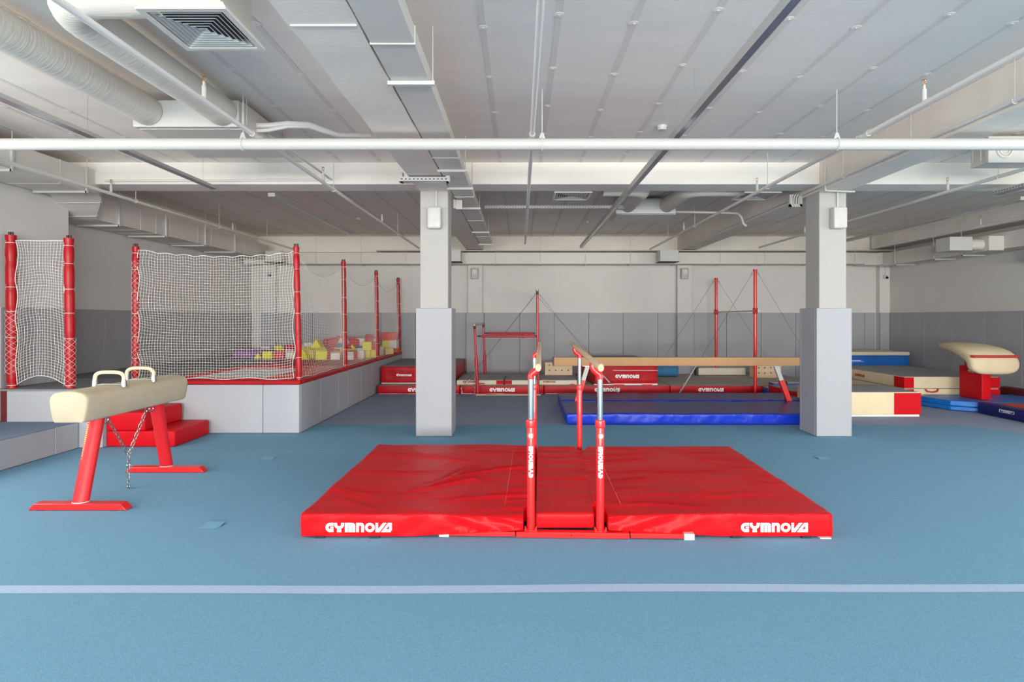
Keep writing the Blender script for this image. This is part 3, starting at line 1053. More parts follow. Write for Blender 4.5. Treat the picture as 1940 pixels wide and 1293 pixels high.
def wrinkle(p, u, v, w, seed, amp, sx, sy):
    """shallow creases of a vinyl cover, only on the upper part"""
    k = max(0.0, min(1.0, (w - .35) / .65))
    a = nz(p, (sx, sy, 2), seed)
    r = (1 - abs(nz(p, (sx * .8, sy * .6, 1), seed + 9)) * 2)
    return amp * k * (a * .6 + max(0, r) ** 6 * .5)


def step(a, b, t):
    t = max(0.0, min(1.0, (t - a) / (b - a)))
    return t * t * (3 - 2 * t)


def fold(p, cx, cy, ang, L, hgt, wd=.022):
    """one crease of the loose cover: a sharp ridge with a hollow beside it"""
    dx, dy = p.x - cx, p.y - cy
    c, s = math.cos(math.radians(ang)), math.sin(math.radians(ang))
    a, b = dx * c + dy * s, -dx * s + dy * c
    b += .02 * math.sin(a * 9 + cx * 5)
    k = math.exp(-(a / L) ** 4)
    return k * (hgt * math.exp(-abs(b) / wd) - .6 * hgt * math.exp(-((b - 2.4 * wd) / (1.5 * wd)) ** 2))


LEFT_FOLDS = [(-.62, 4.98, 34, .4, .022), (-.28, 5.42, 30, .38, .024), (-.72, 5.85, -32, .3, .016), (-.22, 4.62, 14, .5, .018), (-1.15, 5.33, 0, .45, .014), (-.85, 4.68, 0, .7, .010),
              (-1.35, 4.75, -22, .22, .012), (-1.25, 4.45, -30, .25, .012), (-1.2, 5.6, 12, .3, .010), (-1.1, 6.0, 0, .5, .012), (-.25, 6.1, -12, .4, .012), (-.6, 5.28, 62, .45, .018), (-.3, 5.0, -38, .25, .012)]
RIGHT_FOLDS = [(1.3, 5.33, 0, .75, .014), (1.5, 4.68, 0, .7, .009), (.98, 6.0, 14, .4, .014), (.95, 5.75, 18, .34, .014), (.9, 5.05, 22, .3, .014), (.85, 4.78, 12, .3, .012), (1.95, 5.8, -14, .3, .012),
               (1.85, 6.1, -8, .35, .011), (2.05, 4.95, -18, .2, .010), (1.05, 4.42, -6, .45, .016), (2.0, 5.5, -24, .25, .010), (.95, 6.25, 6, .35, .012), (2.1, 5.2, -28, .2, .010)]


def mat_left(p, u, v, w):
    ext = step(.08, .14, v) * (1 - step(.9, .95, v))
    x = (.09 * v + .062 * ext * step(.9, 1, u)) * u
    k = max(0, (u - .5) / .5)
    z = .045 * k * (1 - w) * max(0, 1 - v * 3)
    z += wrinkle(p, u, v, w, 3.1, .012, 1.6, 3.2)
    z -= .03 * k * w * max(0, 1 - v * 6)
    if w > .9:
        z += sum(fold(p, *f) for f in LEFT_FOLDS)
        z += .006 * math.sin(p.y * 46) * step(.8, 1.0, u)
    y = 0
    if v < .03 and .05 < w < .97:
        y = .010 * nz((p.x - p.z * 1.2, 0, p.z), (7, 1, 3), 5) + .012 * step(.55, .8, u) * math.sin((p.x + p.z * 2.2) * 19)
    return (x, y, z)


def mat_right(p, u, v, w):
    ext = step(.08, .14, v) * (1 - step(.9, .95, v))
    x = (.09 * v - .08 * ext * step(.1, 0, u) if u < .1 else .09 * v) * (1 - u) + .05 * v * u
    k = max(0, (.5 - u) / .5)
    z = .045 * k * (1 - w) * max(0, 1 - v * 3) + wrinkle(p, u, v, w, 8.4, .011, 1.3, 3.4)
    z -= .016 * k * w * max(0, 1 - v * 8)
    if w > .9:
        z += sum(fold(p, *f) for f in RIGHT_FOLDS)
    y = 0
    if v < .03 and .05 < w < .97:
        y = .010 * nz((p.x + p.z * 1.2, 0, p.z), (7, 1, 3), 2) + .012 * step(.5, .25, u) * math.sin((p.x - p.z * 2.2) * 17)
    return (x, y, z)


mb = softbox(MB(), -1.6, .02, 4.22, 6.53, .008, .175, .014, 90, 110, 4, mat_left, top=1)
ml = obj('landing_mat', mb, ['red_vinyl', 'red_top'], label='large wrinkled red landing mat left of the parallel bars, lettered on its front', cat='landing mat', smooth=60)
mb = softbox(MB(), .637, 2.275, 4.22, 6.45, .008, .175, .014, 90, 110, 4, mat_right, top=1)
mr = obj('landing_mat', mb, ['red_vinyl', 'red_top'], label='large red landing mat right of the parallel bars, lettered on its front', cat='landing mat', smooth=60)


def mat_mid(p, u, v, w):
    ext = step(.08, .13, v) * (1 - step(.9, .95, v))
    rip = .012 * nz(p, (1.2, 9, 1), 2.2) + .010 * abs(math.sin(p.y * 11 + .6 * math.sin(p.x * 6)) * math.sin(p.y * 4.3 + 1))
    return (.075 * v + .06 * ext * u, 0, rip * max(0, (w - .5) * 2) * step(.12, .25, v))


mb = softbox(MB(), .112, .545, 4.27, 6.5, .05, .165, .02, 14, 120, 3, mat_mid, top=1)
obj('landing_mat', mb, ['red_vinyl', 'red_top'], label='narrow red mat lying between the uprights of the parallel bars', cat='landing mat', smooth=60)
lettering(ml, WORD, (-1.415, 4.218, .045), (1, 0, 0), (0, 0, 1), .068, 'letter_white', 1.02, .004)
lettering(mr, WORD, (1.6, 4.218, .045), (1, 0, 0), (0, 0, 1), .068, 'letter_white', 1.03, .004)
for m_, x0, x1 in ((ml, -.12, -.03), (mr, .76, .84)):
    mb = MB()
    for i in range(40):
        y = 4.4 + i * .05
        mb.box(x0 + .05 * (y - 4.4) / 2, x0 + .003 + .05 * (y - 4.4) / 2, y, y + .03, .184, .186)
    obj('stitching', mb, 'stitch', m_, smooth=0)
for m_, xs_ in ((ml, (-1.46, -1.06)), (mr, (1.57, 2.08))):
    for x in xs_:
        obj('velcro_tab', MB().box(x - .035, x + .035, 4.215, 4.4, .0, .016), 'black', m_)
obj('white_tag', MB().box(2.17, 2.25, 4.2, 4.35, .0, .01), 'white_plastic', mr)

# ================================================================== BACK ROW OF MATS


def crease(seed, amp=.006):
    def fn(p, u, v, w):
        k = nz(p, (7, 3, 9), seed) + .6 * nz((p.x - p.z * .6, p.y, p.z), (16, 3, 3), seed + 4)
        return (0, amp * k if v < .05 else 0, .4 * amp * k * (1 if w > .5 else 0))
    return fn


def floor_mat(x0, x1, y0, y1, z0, z1, label, mats=('deep_red_vinyl', 'mat_olive'), text=None, th=.075, seed=1, strip=True, tcol='letter_white', nx=10):
    mb = softbox(MB(), x0, x1, y0, y1, z0, z1, .016, nx, 4, 2, crease(seed), top=1)
    o = obj('landing_mat', mb, list(mats), label=label, cat='landing mat', smooth=60)
    if text is not None:
        w = WORD_W * th * 1.02
        lettering(o, WORD, (text - w / 2, y0 - .001, (z0 + z1) / 2 - th / 2), (1, 0, 0), (0, 0, 1), th, tcol, 1.02, .008)
    if strip:
        obj('white_piping', MB().box(x0 + .02, x1 - .02, y0 + .004, y0 + .01, z0 + .0, z0 + .01), 'white_strip', o)
    return o


floor_mat(-3.0, -1.28, 12.2, 13.75, .004, .18, 'low red mat on the floor beside the foam pit', text=-2.1, seed=2)
floor_mat(-1.27, .49, 12.2, 13.75, .004, .18, 'low red mat on the floor under the uneven bars', text=-.385, seed=3)
floor_mat(.5, 3.14, 12.2, 13.75, .004, .18, 'low red mat on the floor under the red crash mat', text=1.82, seed=4)
floor_mat(3.15, 6.75, 12.2, 13.75, .004, .18, 'low red mat on the floor under the high bar', text=4.0, seed=5)
floor_mat(-3.0, 1.4, 13.78, 14.98, .004, .17, 'low red mat along the back wall behind the uneven bars', seed=6)
floor_mat(1.42, 6.6, 13.78, 14.98, .004, .17, 'low red mat along the back wall under the plywood box and low beam', seed=7)

# crash mat beside the foam pit
mb = softbox(MB(), -3.02, -1.42, 12.55, 14.9, .2, .56, .03, 16, 8, 6, crease(11, .012), top=1)
o = obj('crash_mat', mb, ['deep_red_vinyl', 'deck_grey'], label='thick red crash mat with grey top stacked beside the foam pit', cat='crash mat', smooth=60)
lettering(o, WORD, (-2.68, 12.55, .345), (1, 0, 0), (0, 0, 1), .05, 'letter_white', .95, .014)
obj('white_piping', MB().box(-3.0, -1.44, 12.552, 12.6, .183, .2), 'white_strip', o)
obj('side_flap', MB().box(-2.6, -1.44, 12.535, 12.545, .385, .40), 'dark_red', o)

# red crash mat behind the beam
mb = softbox(MB(), 1.56, 2.92, 12.28, 14.15, .2, .69, .03, 14, 8, 6, crease(15, .010), top=1)
mb.rot(Rz(4), (2.2, 12.28, 0))
o = obj('crash_mat', mb, ['deep_red_vinyl', 'deck_grey'], label='thick lettered red crash mat behind the balance beam', cat='crash mat', smooth=60)
lettering(o, WORD, (2.0, 12.26, .335), (1, 0, 0), (0, 0, 1), .072, 'letter_white', 1.0, .02)
obj('white_piping', MB().box(1.58, 2.9, 12.262, 12.268, .49, .498).box(1.56, 2.9, 12.27, 12.3, .184, .215), 'white_strip', o)
obj('handle', MB().prism([(1.95, .2), (2.2, .2), (2.13, .165), (2.02, .165)], 'y', 12.245, 12.26).prism([(2.55, .2), (2.8, .2), (2.73, .165), (2.62, .165)], 'y', 12.255, 12.27), 'red_vinyl', o)

# thin cream mats lying on the red ones
for a, b, tx, lab in ((-1.35, -.36, -1.08, 'thin cream mat left of the black strap under the uneven bars'), (-.33, 1.2, .62, 'thin cream mat right of the black strap under the uneven bars')):
    mb = softbox(MB(), a, b, 12.3, 13.74, .184, .285, .014, 8, 4, 2, crease(a, .003), top=1)
    o = obj('landing_mat', mb, ['cream_pale', 'mat_grey'], label=lab, cat='landing mat', smooth=60)
    lettering(o, WORD, (tx - .14, 12.3, .23), (1, 0, 0), (0, 0, 1), .038, 'letter_red', 1.0, .006)
    x = b - .15 if a < -1 else a
    obj('red_corner', MB().box(x, x + .15, 12.29, 12.297, .195, .278), 'dark_red', o)
    obj('handle', MB().prism([(a + .42, .2), (a + .62, .2), (a + .57, .222), (a + .47, .222)] if a < -1 else [(1.02, .19), (1.17, .19), (1.12, .206), (1.07, .206)], 'y', 12.285, 12.292), 'dark_red', o)
obj('strap', MB().tube([(-.345, 12.285, .19), (-.345, 12.28, .29), (-.335, 12.6, .292), (-.32, 13.0, .292)], .008, 6), 'black',
    label='black strap between the two thin cream mats', cat='strap')


# plywood boxes
def plybox(x0, x1, y0, z0, z1, label):
    t = thing('plywood_box', label, 'plywood box', ((x0 + x1) / 2, y0 + .15, z0))
    obj('case', MB().box(x0, x1, y0, y0 + .3, z0, z1), 'plywood', t, bevel=.004)
    mb = MB()
    for i in range(4):
        for j in range(2):
            x = x0 + (x1 - x0) * (.16 + .228 * i)
            z = z0 + (z1 - z0) * (.38 + .4 * j)
            mb.cyl((x, y0 - .002, z), (x, y0 + .004, z), .016, 12)
    obj('finger_hole', mb, 'black', t)


plybox(.565, 1.195, 13.35, .287, .58, 'plywood box with round holes beside the uneven bars')
plybox(5.58, 6.22, 13.85, .172, .48, 'plywood box with round holes behind the right leg of the beam')

t = thing('low_beam', 'low cream practice beam lying by the back wall behind the high bar', 'low beam', (5.0, 14.5, .172))
obj('body', softbox(MB(), 4.42, 5.6, 14.42, 14.55, .18, .36, .02, 6, 2, 2), 'cream_pale', t)
obj('end_cap', MB().box(4.36, 4.42, 14.41, 14.56, .172, .37), 'dark_metal', t, bevel=.01)
mb = MB().tube([(3.3, 14.2, .315), (3.8, 14.2, .315), (3.84, 14.2, .315)], [.14, .14, .12], 20)
obj('foam_roller', mb, 'roller_blue', label='blue foam roller on the back mats left of the high bar', cat='roller')


# ================================================================== UNEVEN BARS
t = thing('uneven_bars', 'red uneven bars standing over the mats by the back wall', 'uneven bars', (-.25, 13.2, 0))


def ubpost(x0, y, z0, x1, z1, sleeve):
    mb = MB().tube([(x0, y, z0), (x1, y, z1 - .09)], .024, 14)
    p = obj('post', mb, 'deep_red_metal', t)
    if sleeve:
        k = (sleeve - z0) / (z1 - z0)
        mb = MB().tube([(x0, y, z0), (x0 + (x1 - x0) * k, y, sleeve)], .036, 14)
        obj('sleeve', mb, 'deep_red_metal', p)
    mb = MB().cyl((x1, y, z1 - .1), (x1, y, z1 - .02), .018, 10)
    for s in (-1, 1):
        mb.box(x1 + s * .024 - .005, x1 + s * .024 + .005, y - .02, y + .02, z1 - .09, z1 + .02)
    obj('fork', mb, 'dark_metal', p)
    return p


ubpost(-.885, 12.05, .0, -.95, 1.46, .78)
ubpost(-.875, 14.45, .172, -.92, 1.46, .72)
ubpost(.37, 12.05, .0, .35, 2.18, 0)
ubpost(.445, 14.45, .172, .42, 2.18, 0)
obj('low_bar', MB().cyl((-.952, 12.0, 1.455), (-.922, 14.5, 1.455), .02, 14), 'plywood', t, label='wooden low bar')
obj('high_bar', MB().cyl((.35, 12.0, 2.175), (.42, 14.5, 2.175), .02, 14), 'plywood', t, label='wooden high bar')
for y, z in ((12.05, 1.225), (14.45, 1.22)):
    mb = MB().cyl((-.80, y, z), (.31, y, z), .026, 12)
    mb.cyl((.03, y, z - .005), (.07, y, z - .005), .034, 12)
    s = obj('strut', mb, 'deep_red_metal', t)
    mb = MB().cyl((-.9, y, z), (-.8, y, z), .014, 10).torus((-.85, y, z), .022, .007, Ry(90), 12, 6)
    mb.cyl((.31, y, z), (.36, y, z), .02, 10)
    obj('strut_end', mb, 'dark_metal', s)
obj('base_plate', MB().box(-.92, .42, 11.98, 12.05, .002, .02), 'plywood', t)
for i, (top, end) in enumerate((((.33, 12.05, 2.12), (-1.23, 12.1, .15)), ((.33, 14.45, 2.12), (-1.1, 14.5, .3)), ((.37, 12.05, 2.12), (1.95, 12.05, .16)), ((.43, 14.45, 2.12), (2.25, 14.5, .19)))):
    obj('guy_cable', MB().tube([top, end], .0035, 5), 'cable_steel', t)
chain([(-1.23, 12.1, .15), (-1.2, 12.08, .02)], t, .04, .0045, material='steel')
chain([(1.95, 12.05, .16), (2.05, 12.05, .02)], t, .04, .0045, material='steel')
chain([(-.93, 11.95, .6), (-.94, 11.92, .01)], t, .045, .004, material='steel')
obj('turnbuckle', MB().cyl((-1.17, 12.1, .21), (-1.05, 12.1, .32), .012, 8).cyl((1.7, 12.05, .42), (1.85, 12.05, .26), .012, 8), 'white_plastic', t)

# ================================================================== HIGH BAR
t = thing('high_bar', 'red high bar with two tall guyed posts behind the beam', 'high bar', (4.9, 13.4, 0))
for x, y, z0, top in ((4.9, 12.12, .0, 2.62), (4.92, 14.6, .172, 2.61)):
    p = obj('post', MB().lathe([(.034, z0), (.034, top - .05), (.042, top - .045), (.042, top)], (x, y, 0), 16), 'red_metal', t)
    mb = MB().lathe([(.045, 1.69), (.05, 1.70), (.05, 1.72), (.04, 1.735), (.04, 1.765), (.05, 1.78), (.05, 1.8), (.045, 1.81)], (x, y, 0), 16)
    mb.box(x - .055, x + .055, y - .03, y + .03, 1.735, 1.765)
    obj('clamp', mb, 'deep_red_metal', p)
    mb = MB()
    for s in (-1, 1):
        mb.torus((x + s * .055, y, top - .07), .02, .005, Rx(90), 12, 5).torus((x + s * .075, y, top - .11), .018, .004, Rx(90), 12, 5)
    obj('cable_ring', mb, 'steel', p)
    for s in (-1, 1):
        zend = .05 if y < 13 else .2
        a, b = Vector((x + s * .07, y, top - .1)), Vector((x + s * 1.55, y + .05, zend))
        obj('guy_cable', MB().tube([a, b], .0035, 5), 'cable_steel', t)
        if y < 13 and s < 0:
            q = a + (b - a) * .78
            obj('turnbuckle', MB().tube([q, a + (b - a) * .93], .011, 6), 'white_plastic', t)
            chain([a + (b - a) * .93, b + Vector((-.03, -.02, -.03))], t, .05, .006, material='white_plastic')
obj('bar', MB().cyl((4.9, 11.95, 1.75), (4.92, 14.75, 1.75), .014, 12), 'steel', t)

# ================================================================== BALANCE BEAM
t = thing('balance_beam', 'tan balance beam on slanted red legs over the blue mats', 'balance beam', (3.05, 10.03, 0))
obj('beam', softbox(MB(), .575, 5.55, 9.98, 10.08, .775, .925, .012, 20, 1, 1), 'beam_tan', t)
obj('end_cap', MB().box(.555, .577, 9.98, 10.08, .778, .922), 'dark_metal', t, bevel=.004)
for s, xt, xb in ((-1, 1.16, .93), (1, 4.41, 4.69)):
    a, b = Vector((xt, 10.03, .775)), Vector((xb, 10.03, .02))
    m_ = a + (b - a) * .37

    def slab(p, q, w, d):
        v = (q - p).normalized()
        sd = Vector((v.z, 0, -v.x))
        mbb = MB()
        c = []
        for e in (p, q):
            c += [e + sd * w / 2 + Vector((0, -d / 2, 0)), e - sd * w / 2 + Vector((0, -d / 2, 0)), e - sd * w / 2 + Vector((0, d / 2, 0)), e + sd * w / 2 + Vector((0, d / 2, 0))]
        return mbb.quadmesh(c, [(3, 2, 1, 0), (4, 5, 6, 7), (0, 1, 5, 4), (1, 2, 6, 5), (2, 3, 7, 6), (3, 0, 4, 7)])
    leg = obj('leg', slab(m_ - (b - a) * .04, b, .085, .075), 'red_metal', t, bevel=.004)
    obj('inner_leg', slab(a, m_, .072, .06), 'white_plastic', leg, bevel=.003, label='white inner leg')
    obj('plate', MB().box(xt - .09, xt + .09, 9.99, 10.07, .768, .776), 'steel', leg)
    if s > 0:
        obj('locking_knob', MB().lathe([(.01, -.03), (.026, -.02), (.03, 0), (.022, .016)], (0, 0, 0), 14).rot(Ry(70)).shift((m_.x + .075, 10.03, m_.z - .02)), 'black', leg)

# blue mats under it


def blue_fn(seed, x0, x1):
    def fn(p, u, v, w):
        a = nz((p.x - .5 * p.z, p.y, p.z), (6, 2.5, 3), seed) + .7 * nz((p.x - .9 * p.z, p.y, 0), (14, 2, 1), seed + 3)
        b = nz((p.x, p.y + p.x * .3, 0), (1.3, 4, 1), seed + 5)
        top = max(0, (w - .6) / .4)
        return (0, .012 * a if v < .06 else 0, top * (.008 * b + .006 * a * (1 - v)))
    return fn


mb = softbox(MB(), .69, 4.95, 8.69, 9.96, .004, .168, .02, 90, 22, 4, blue_fn(1.3, .69, 4.95), top=1)
obj('landing_mat', mb, ['blue_vinyl', 'blue_top'], label='front one of the two blue landing mats under the balance beam', cat='landing mat', smooth=60)
mb = softbox(MB(), .71, 5.05, 10.09, 11.1, .004, .168, .02, 60, 16, 3, blue_fn(7.7, .71, 5.05), top=1)
obj('landing_mat', mb, ['blue_vinyl', 'blue_top'], label='rear one of the two blue landing mats under the balance beam', cat='landing mat', smooth=60)
# rucked cover pushed up between them
mb = MB()
rows = []
for i in range(80):
    x = .75 + 4.2 * i / 79
    k = min(1, abs(x - 2.9) / 2.0) ** 1.5
    hgt = .152 + .052 * k * (.6 + .5 * noise.noise(Vector((x * 6, 2, 0))))
    rows.append([(x, 9.93 - .09 * k, .158 + .01 * k), (x, 9.96, hgt), (x, 10.0, .12), (x, 10.06, .12), (x, 10.1, hgt * .98), (x, 10.12 + .09 * k, .156 + .01 * k), (x, 10.1, .1), (x, 9.96, .1)])
mb.loft(rows)
obj('cover_flap', mb, 'blue_vinyl', label='rucked blue vinyl flap covering the gap between the blue mats', cat='cover flap', smooth=60)

# ================================================================== RIGHT SIDE
t = thing('foam_block_mat', 'big cream foam block with red corners right of the right pillar', 'foam block', (5.75, 9.95, 0))
obj('body', softbox(MB(), 5.0, 6.48, 9.41, 10.5, .03, .398, .012, 10, 6, 3, crease(21, .003), top=1), ['cream_mat', 'mat_grey'], t, smooth=60)
obj('red_corner', MB().box(6.055, 6.478, 9.395, 9.405, .04, .385).box(6.48, 6.486, 9.4, 9.8, .04, .385), 'red_foam', t)
obj('white_base', MB().box(5.02, 6.47, 9.42, 10.48, .0, .032), 'white_strip', t)

mb = softbox(MB(), 5.07, 6.4, 10.85, 11.88, .004, .235, .016, 8, 6, 2, crease(23, .004), top=1)
obj('landing_mat', mb, ['red_foam', 'mat_grey'], label='red fronted grey mat just left behind the right pillar', cat='landing mat', smooth=60)
for z0, z1, x0, lab in ((.004, .166, 5.08, 'lower blue mat with pale top left of the right pillar'), (.17, .262, 5.2, 'upper blue mat with pale top left of the right pillar')):
    mb = softbox(MB(), x0, 6.3, 11.92, 12.18, z0, z1, .012, 6, 2, 1, top=1)
    obj('exercise_mat', mb, ['blue_mat', 'cream_pale'], label=lab, cat='mat', smooth=60)

for z0, z1, dx, lab in ((.004, .27, 0, 'lower cream folding mat of the stack by the vault table'), (.275, .495, .0, 'upper cream folding mat with red corners by the vault table')):
    t = thing('folding_mat', lab, 'folding mat', (8.1, 12.2, z0))
    obj('body', softbox(MB(), 7.22, 9.0, 10.92, 13.6, z0, z1, .014, 10, 12, 2, crease(z0 * 30, .005), top=1), ['cream_mat', 'mat_grey'], t, smooth=60)
    obj('red_corner', MB().box(7.212, 7.39, 10.905, 10.915, z0 + .01, z1 - .01).box(7.206, 7.214, 10.91, 11.2, z0 + .01, z1 - .01).box(8.8, 9.005, 10.905, 10.915, z0 + .01, z1 - .01), 'red_foam', t)
    if z0 < .1:
        obj('handle', MB().tube([(7.6, 10.9, .262), (7.63, 10.88, .225), (7.72, 10.88, .21), (7.81, 10.88, .225), (7.84, 10.9, .262)], .014, 8), 'letter_red', t)
    else:
        lettering(t, WORD, (7.212, 12.5, .36), (0, -1, 0), (0, 0, 1), .05, 'letter_red', 1.0, .012)

t = thing('crash_mat', 'blue crash mat with pale top against the right back corner', 'crash mat', (8.0, 14.3, 0))
obj('body', softbox(MB(), 7.25, 9.2, 13.75, 14.88, .004, .71, .02, 12, 6, 4, crease(31, .008)), 'blue_mat', t, smooth=60)
obj('top', softbox(MB(), 7.25, 9.22, 13.74, 14.88, .712, .8, .02, 10, 6, 1), 'cream_pale', t, smooth=60)
obj('lettering', MB().box(7.6, 8.05, 13.725, 13.73, .59, .60).box(7.6, 8.12, 13.725, 13.73, .57, .577), 'letter_white', t)

mb = softbox(MB(), 9.25, 9.44, 8.6, 11.2, .004, .28, .02, 2, 8, 2)
obj('landing_mat', mb, 'maroon', label='dark maroon mat on edge against the right wall behind the vault table', cat='landing mat')

# vault mat (cut corner), vault table
t = thing('vault_mat', 'bright blue folded mat under the vault table', 'vault mat', (8.3, 10.4, 0))
poly = [(7.33, 10.55), (7.46, 10.07), (7.8, 9.82), (9.2, 9.82), (9.2, 10.86), (7.33, 10.86)]
for a, b, nm in ((.004, .075, 'lower_layer'), (.079, .172, 'upper_layer')):
    obj(nm, MB().prism(poly, 'z', a, b), 'blue_light', t, bevel=.012)

VX = 8.1
t = thing('vault_table', 'cream tongue shaped vault table on a red padded base', 'vault table', (VX, 10.35, .172))
path = [(10.98, 1.075, .03, .17), (10.965, 1.075, .05, .2), (10.93, 1.075, .056, .225), (10.8, 1.078, .062, .27), (10.6, 1.07, .07, .33), (10.4, 1.045, .082, .375), (10.22, 1.0, .098, .4),
        (10.08, .95, .11, .41), (9.985, .885, .11, .418), (9.955, .82, .105, .418), (9.95, .76, .1, .41), (9.95, .71, .095, .385), (9.952, .672, .085, .33), (9.955, .652, .06, .27), (9.957, .645, .03, .2)]
rings = []
k = len(path)
for i, (y, z, th, hw) in enumerate(path):
    a, b = path[max(0, i - 1)], path[min(k - 1, i + 1)]
    tv = Vector((0, b[0] - a[0], b[1] - a[1])).normalized()
    nv = Vector((0, tv.z, -tv.y))        # towards the outside: up on the table, forward on the nose
    if nv.z < 0 and abs(nv.z) > .3:
        nv = -nv
    if abs(nv.z) <= .3 and nv.y > 0:
        nv = -nv
    ring = []
    for q in range(32):
        an = 2 * PI * q / 32
        c, s = math.cos(an), math.sin(an)
        cx_ = hw * math.copysign(abs(c) ** .45, c)
        sz = th * math.copysign(abs(s) ** .55, s)
        sz += (.012 * (1 - (cx_ / hw) ** 2)) * (1 if s > 0 else 0)
        ring.append(Vector((VX + cx_, y, z)) + nv * sz)
    rings.append(ring)
obj('table_top', MB().loft(rings), 'vault_cream', t, smooth=60)
mb = MB()
mb.tube([(VX - .40, 9.93, .945), (VX - .375, 9.88, .945), (VX - .2, 9.868, .945), (VX, 9.864, .945), (VX + .2, 9.868, .945), (VX + .375, 9.88, .945), (VX + .40, 9.93, .945)], .024, 8, flat=.6)
obj('red_stripe', mb, 'letter_red', t)
b = obj('base_pad', softbox(MB(), 8.02, 8.18, 10.09, 10.62, .176, .74, .016, 3, 6, 5), 'red_foam', t)
obj('pad_label', MB().box(8.013, 8.016, 10.24, 10.4, .655, .675).box(8.013, 8.016, 10.26, 10.38, .635, .641), 'letter_white', b)
obj('post', MB().box(8.06, 8.14, 10.46, 10.54, .7, .96).box(8.07, 8.13, 10.40, 10.6, .93, .985), 'deep_red_metal', t)

t = thing('safety_collar', 'navy foam strip with a white label at the right edge beside the springboard', 'foam collar', (7.8, 9.0, 0))
obj('body', softbox(MB(), 7.7, 7.87, 7.6, 9.77, .004, .188, .014, 2, 10, 2), 'navy', t)
mb = MB()
for a, b_, c, d in ((9.05, 9.33, .133, .137), (9.05, 9.33, .092, .096), (9.05, 9.056, .092, .137), (9.325, 9.33, .092, .137), (9.08, 9.3, .118, .128), (9.12, 9.26, .101, .108)):
    mb.box(7.692, 7.695, a, b_, c, d)
obj('label_print', mb, 'letter_white', t)
t = thing('springboard', 'orange red springboard beside the navy foam strip at the right edge', 'springboard', (8.3, 9.0, 0))
obj('board', MB().prism([(8.3, .1), (9.6, .17), (9.6, .19), (8.3, .12)], 'x', 7.9, 8.6), 'orange_board', t, bevel=.004)
obj('support', MB().box(7.95, 8.55, 9.45, 9.55, 0, .165).box(7.95, 8.55, 8.35, 8.5, 0, .1), 'orange_board', t)

# ================================================================== CEILING SERVICES
SP = 'sprinkler pipes under the ceiling'


def rod(mb, x, y, z0, z1=CEIL, r=.005):
    mb.cyl((x, y, z0), (x, y, z1), r, 6)


t = thing('sprinkler_main_pipe', 'thick white pipe running across the whole ceiling', 'pipe', (0, 5.36, 3.15))
obj('pipe', MB().cyl((LEFT_NEAR, 5.36, 3.205), (RIGHT, 5.36, 3.205), .053, 20), 'pipe_white', t)
for x in (-2.56, .2, 2.92):
    mb = MB()
    rod(mb, x, 5.36, 3.25)
    mb.torus((x, 5.36, 3.205), .056, .008, Ry(90), 20, 6)
    mb.prism([(x - .035, 3.24), (x + .035, 3.24), (x + .012, 3.31), (x - .012, 3.31)], 'y', 5.352, 5.368)
    obj('hanger', mb, 'pipe_white', t)


def branch(x, z, y0, y1, heads, label, rods=()):
    t = thing('sprinkler_branch_pipe', label, 'pipe', (x, y0, z))
    obj('pipe', MB().cyl((x, y0, z), (x, y1, z), .0215, 14), 'branch_grey', t)
    for y in heads:
        h = obj('sprinkler_nipple', MB().lathe([(.017, 0), (.017, .11), (.011, .112), (.011, .14)], (x, y, z), 12), 'pipe_white', t)
        mb = MB().lathe([(.01, .14), (.012, .15), (.006, .155)], (x, y, z), 10)
        for s in (-1, 1):
            mb.tube([(x + s * .008, y, z + .15), (x + s * .015, y, z + .17), (x + s * .006, y, z + .185)], .003, 5)
        mb.lathe([(.016, .185), (.016, .188)], (x, y, z), 10)
        obj('sprinkler_head', mb, 'brass', h, label='brass sprinkler head')
    for y in rods:
        mb = MB()
        rod(mb, x, y, z)
        mb.torus((x, y, z), .026, .005, Rx(90), 14, 5)
        obj('hanger', mb, 'pipe_white', t)
    # coupling beside the main pipe
    if y0 <= 5.36:
        obj('coupling', MB().cyl((x, 5.25, z), (x, 5.31, z), .028, 12).cyl((x, 5.41, z), (x, 5.47, z), .028, 12), 'pipe_white', t)


branch(-5.5, 3.272, 5.36, 14.0, (7.8, 11.1), 'thin grey sprinkler pipe nearest the left wall', (8.3, 10.6, 12.6))
branch(-2.43, 3.272, -2.5, 13.9, (4.46, 7.15, 10.2), 'thin grey sprinkler pipe passing under the round ducts', (7.55, 11.5))
branch(.107, 3.272, -2.5, 13.0, (), 'thin white sprinkler pipe down the middle of the ceiling', ())
branch(3.15, 3.275, -2.5, 14.1, (4.53, 7.73, 11.2), 'thin grey sprinkler pipe left of the right hand beam', (7.4, 10.5, 12.4))
branch(5.68, 3.28, 5.36, 13.8, (7.72, 11.6), 'thin grey sprinkler pipe right of the right hand beam', (6.9, 10.6))
branch(8.4, 3.28, 5.36, 13.8, (10.6,), 'thin grey sprinkler pipe nearest the right wall', (9.6,))

# thin conduits
obj('conduit_pipe', MB().tube([(-5.6, 7.83, 3.45), (-2.6, 7.83, 3.46), (-2.55, 7.83, 3.47), (-2.6, 6.2, 3.5), (-2.62, 6.0, 3.5)], .014, 8), 'branch_grey', label='thin white conduit along the face of the cross beam at the left', cat='conduit')
t = thing('conduit_pipe', 'thin pale conduit along the left face of the right hand beam', 'conduit', (4.0, 5, 3.36))
obj('pipe', MB().cyl((4.0, -2, 3.36), (4.0, 13.5, 3.36), .017, 10), 'branch_grey', t)
for y in (4.7, 5.95, 7.2):
    mb = MB()
    rod(mb, 4.0, y, 3.36, CEIL, .004)
    mb.torus((4.0, y, 3.36), .022, .005, Rx(90), 12, 5)
    obj('hanger', mb, 'pipe_white', t)

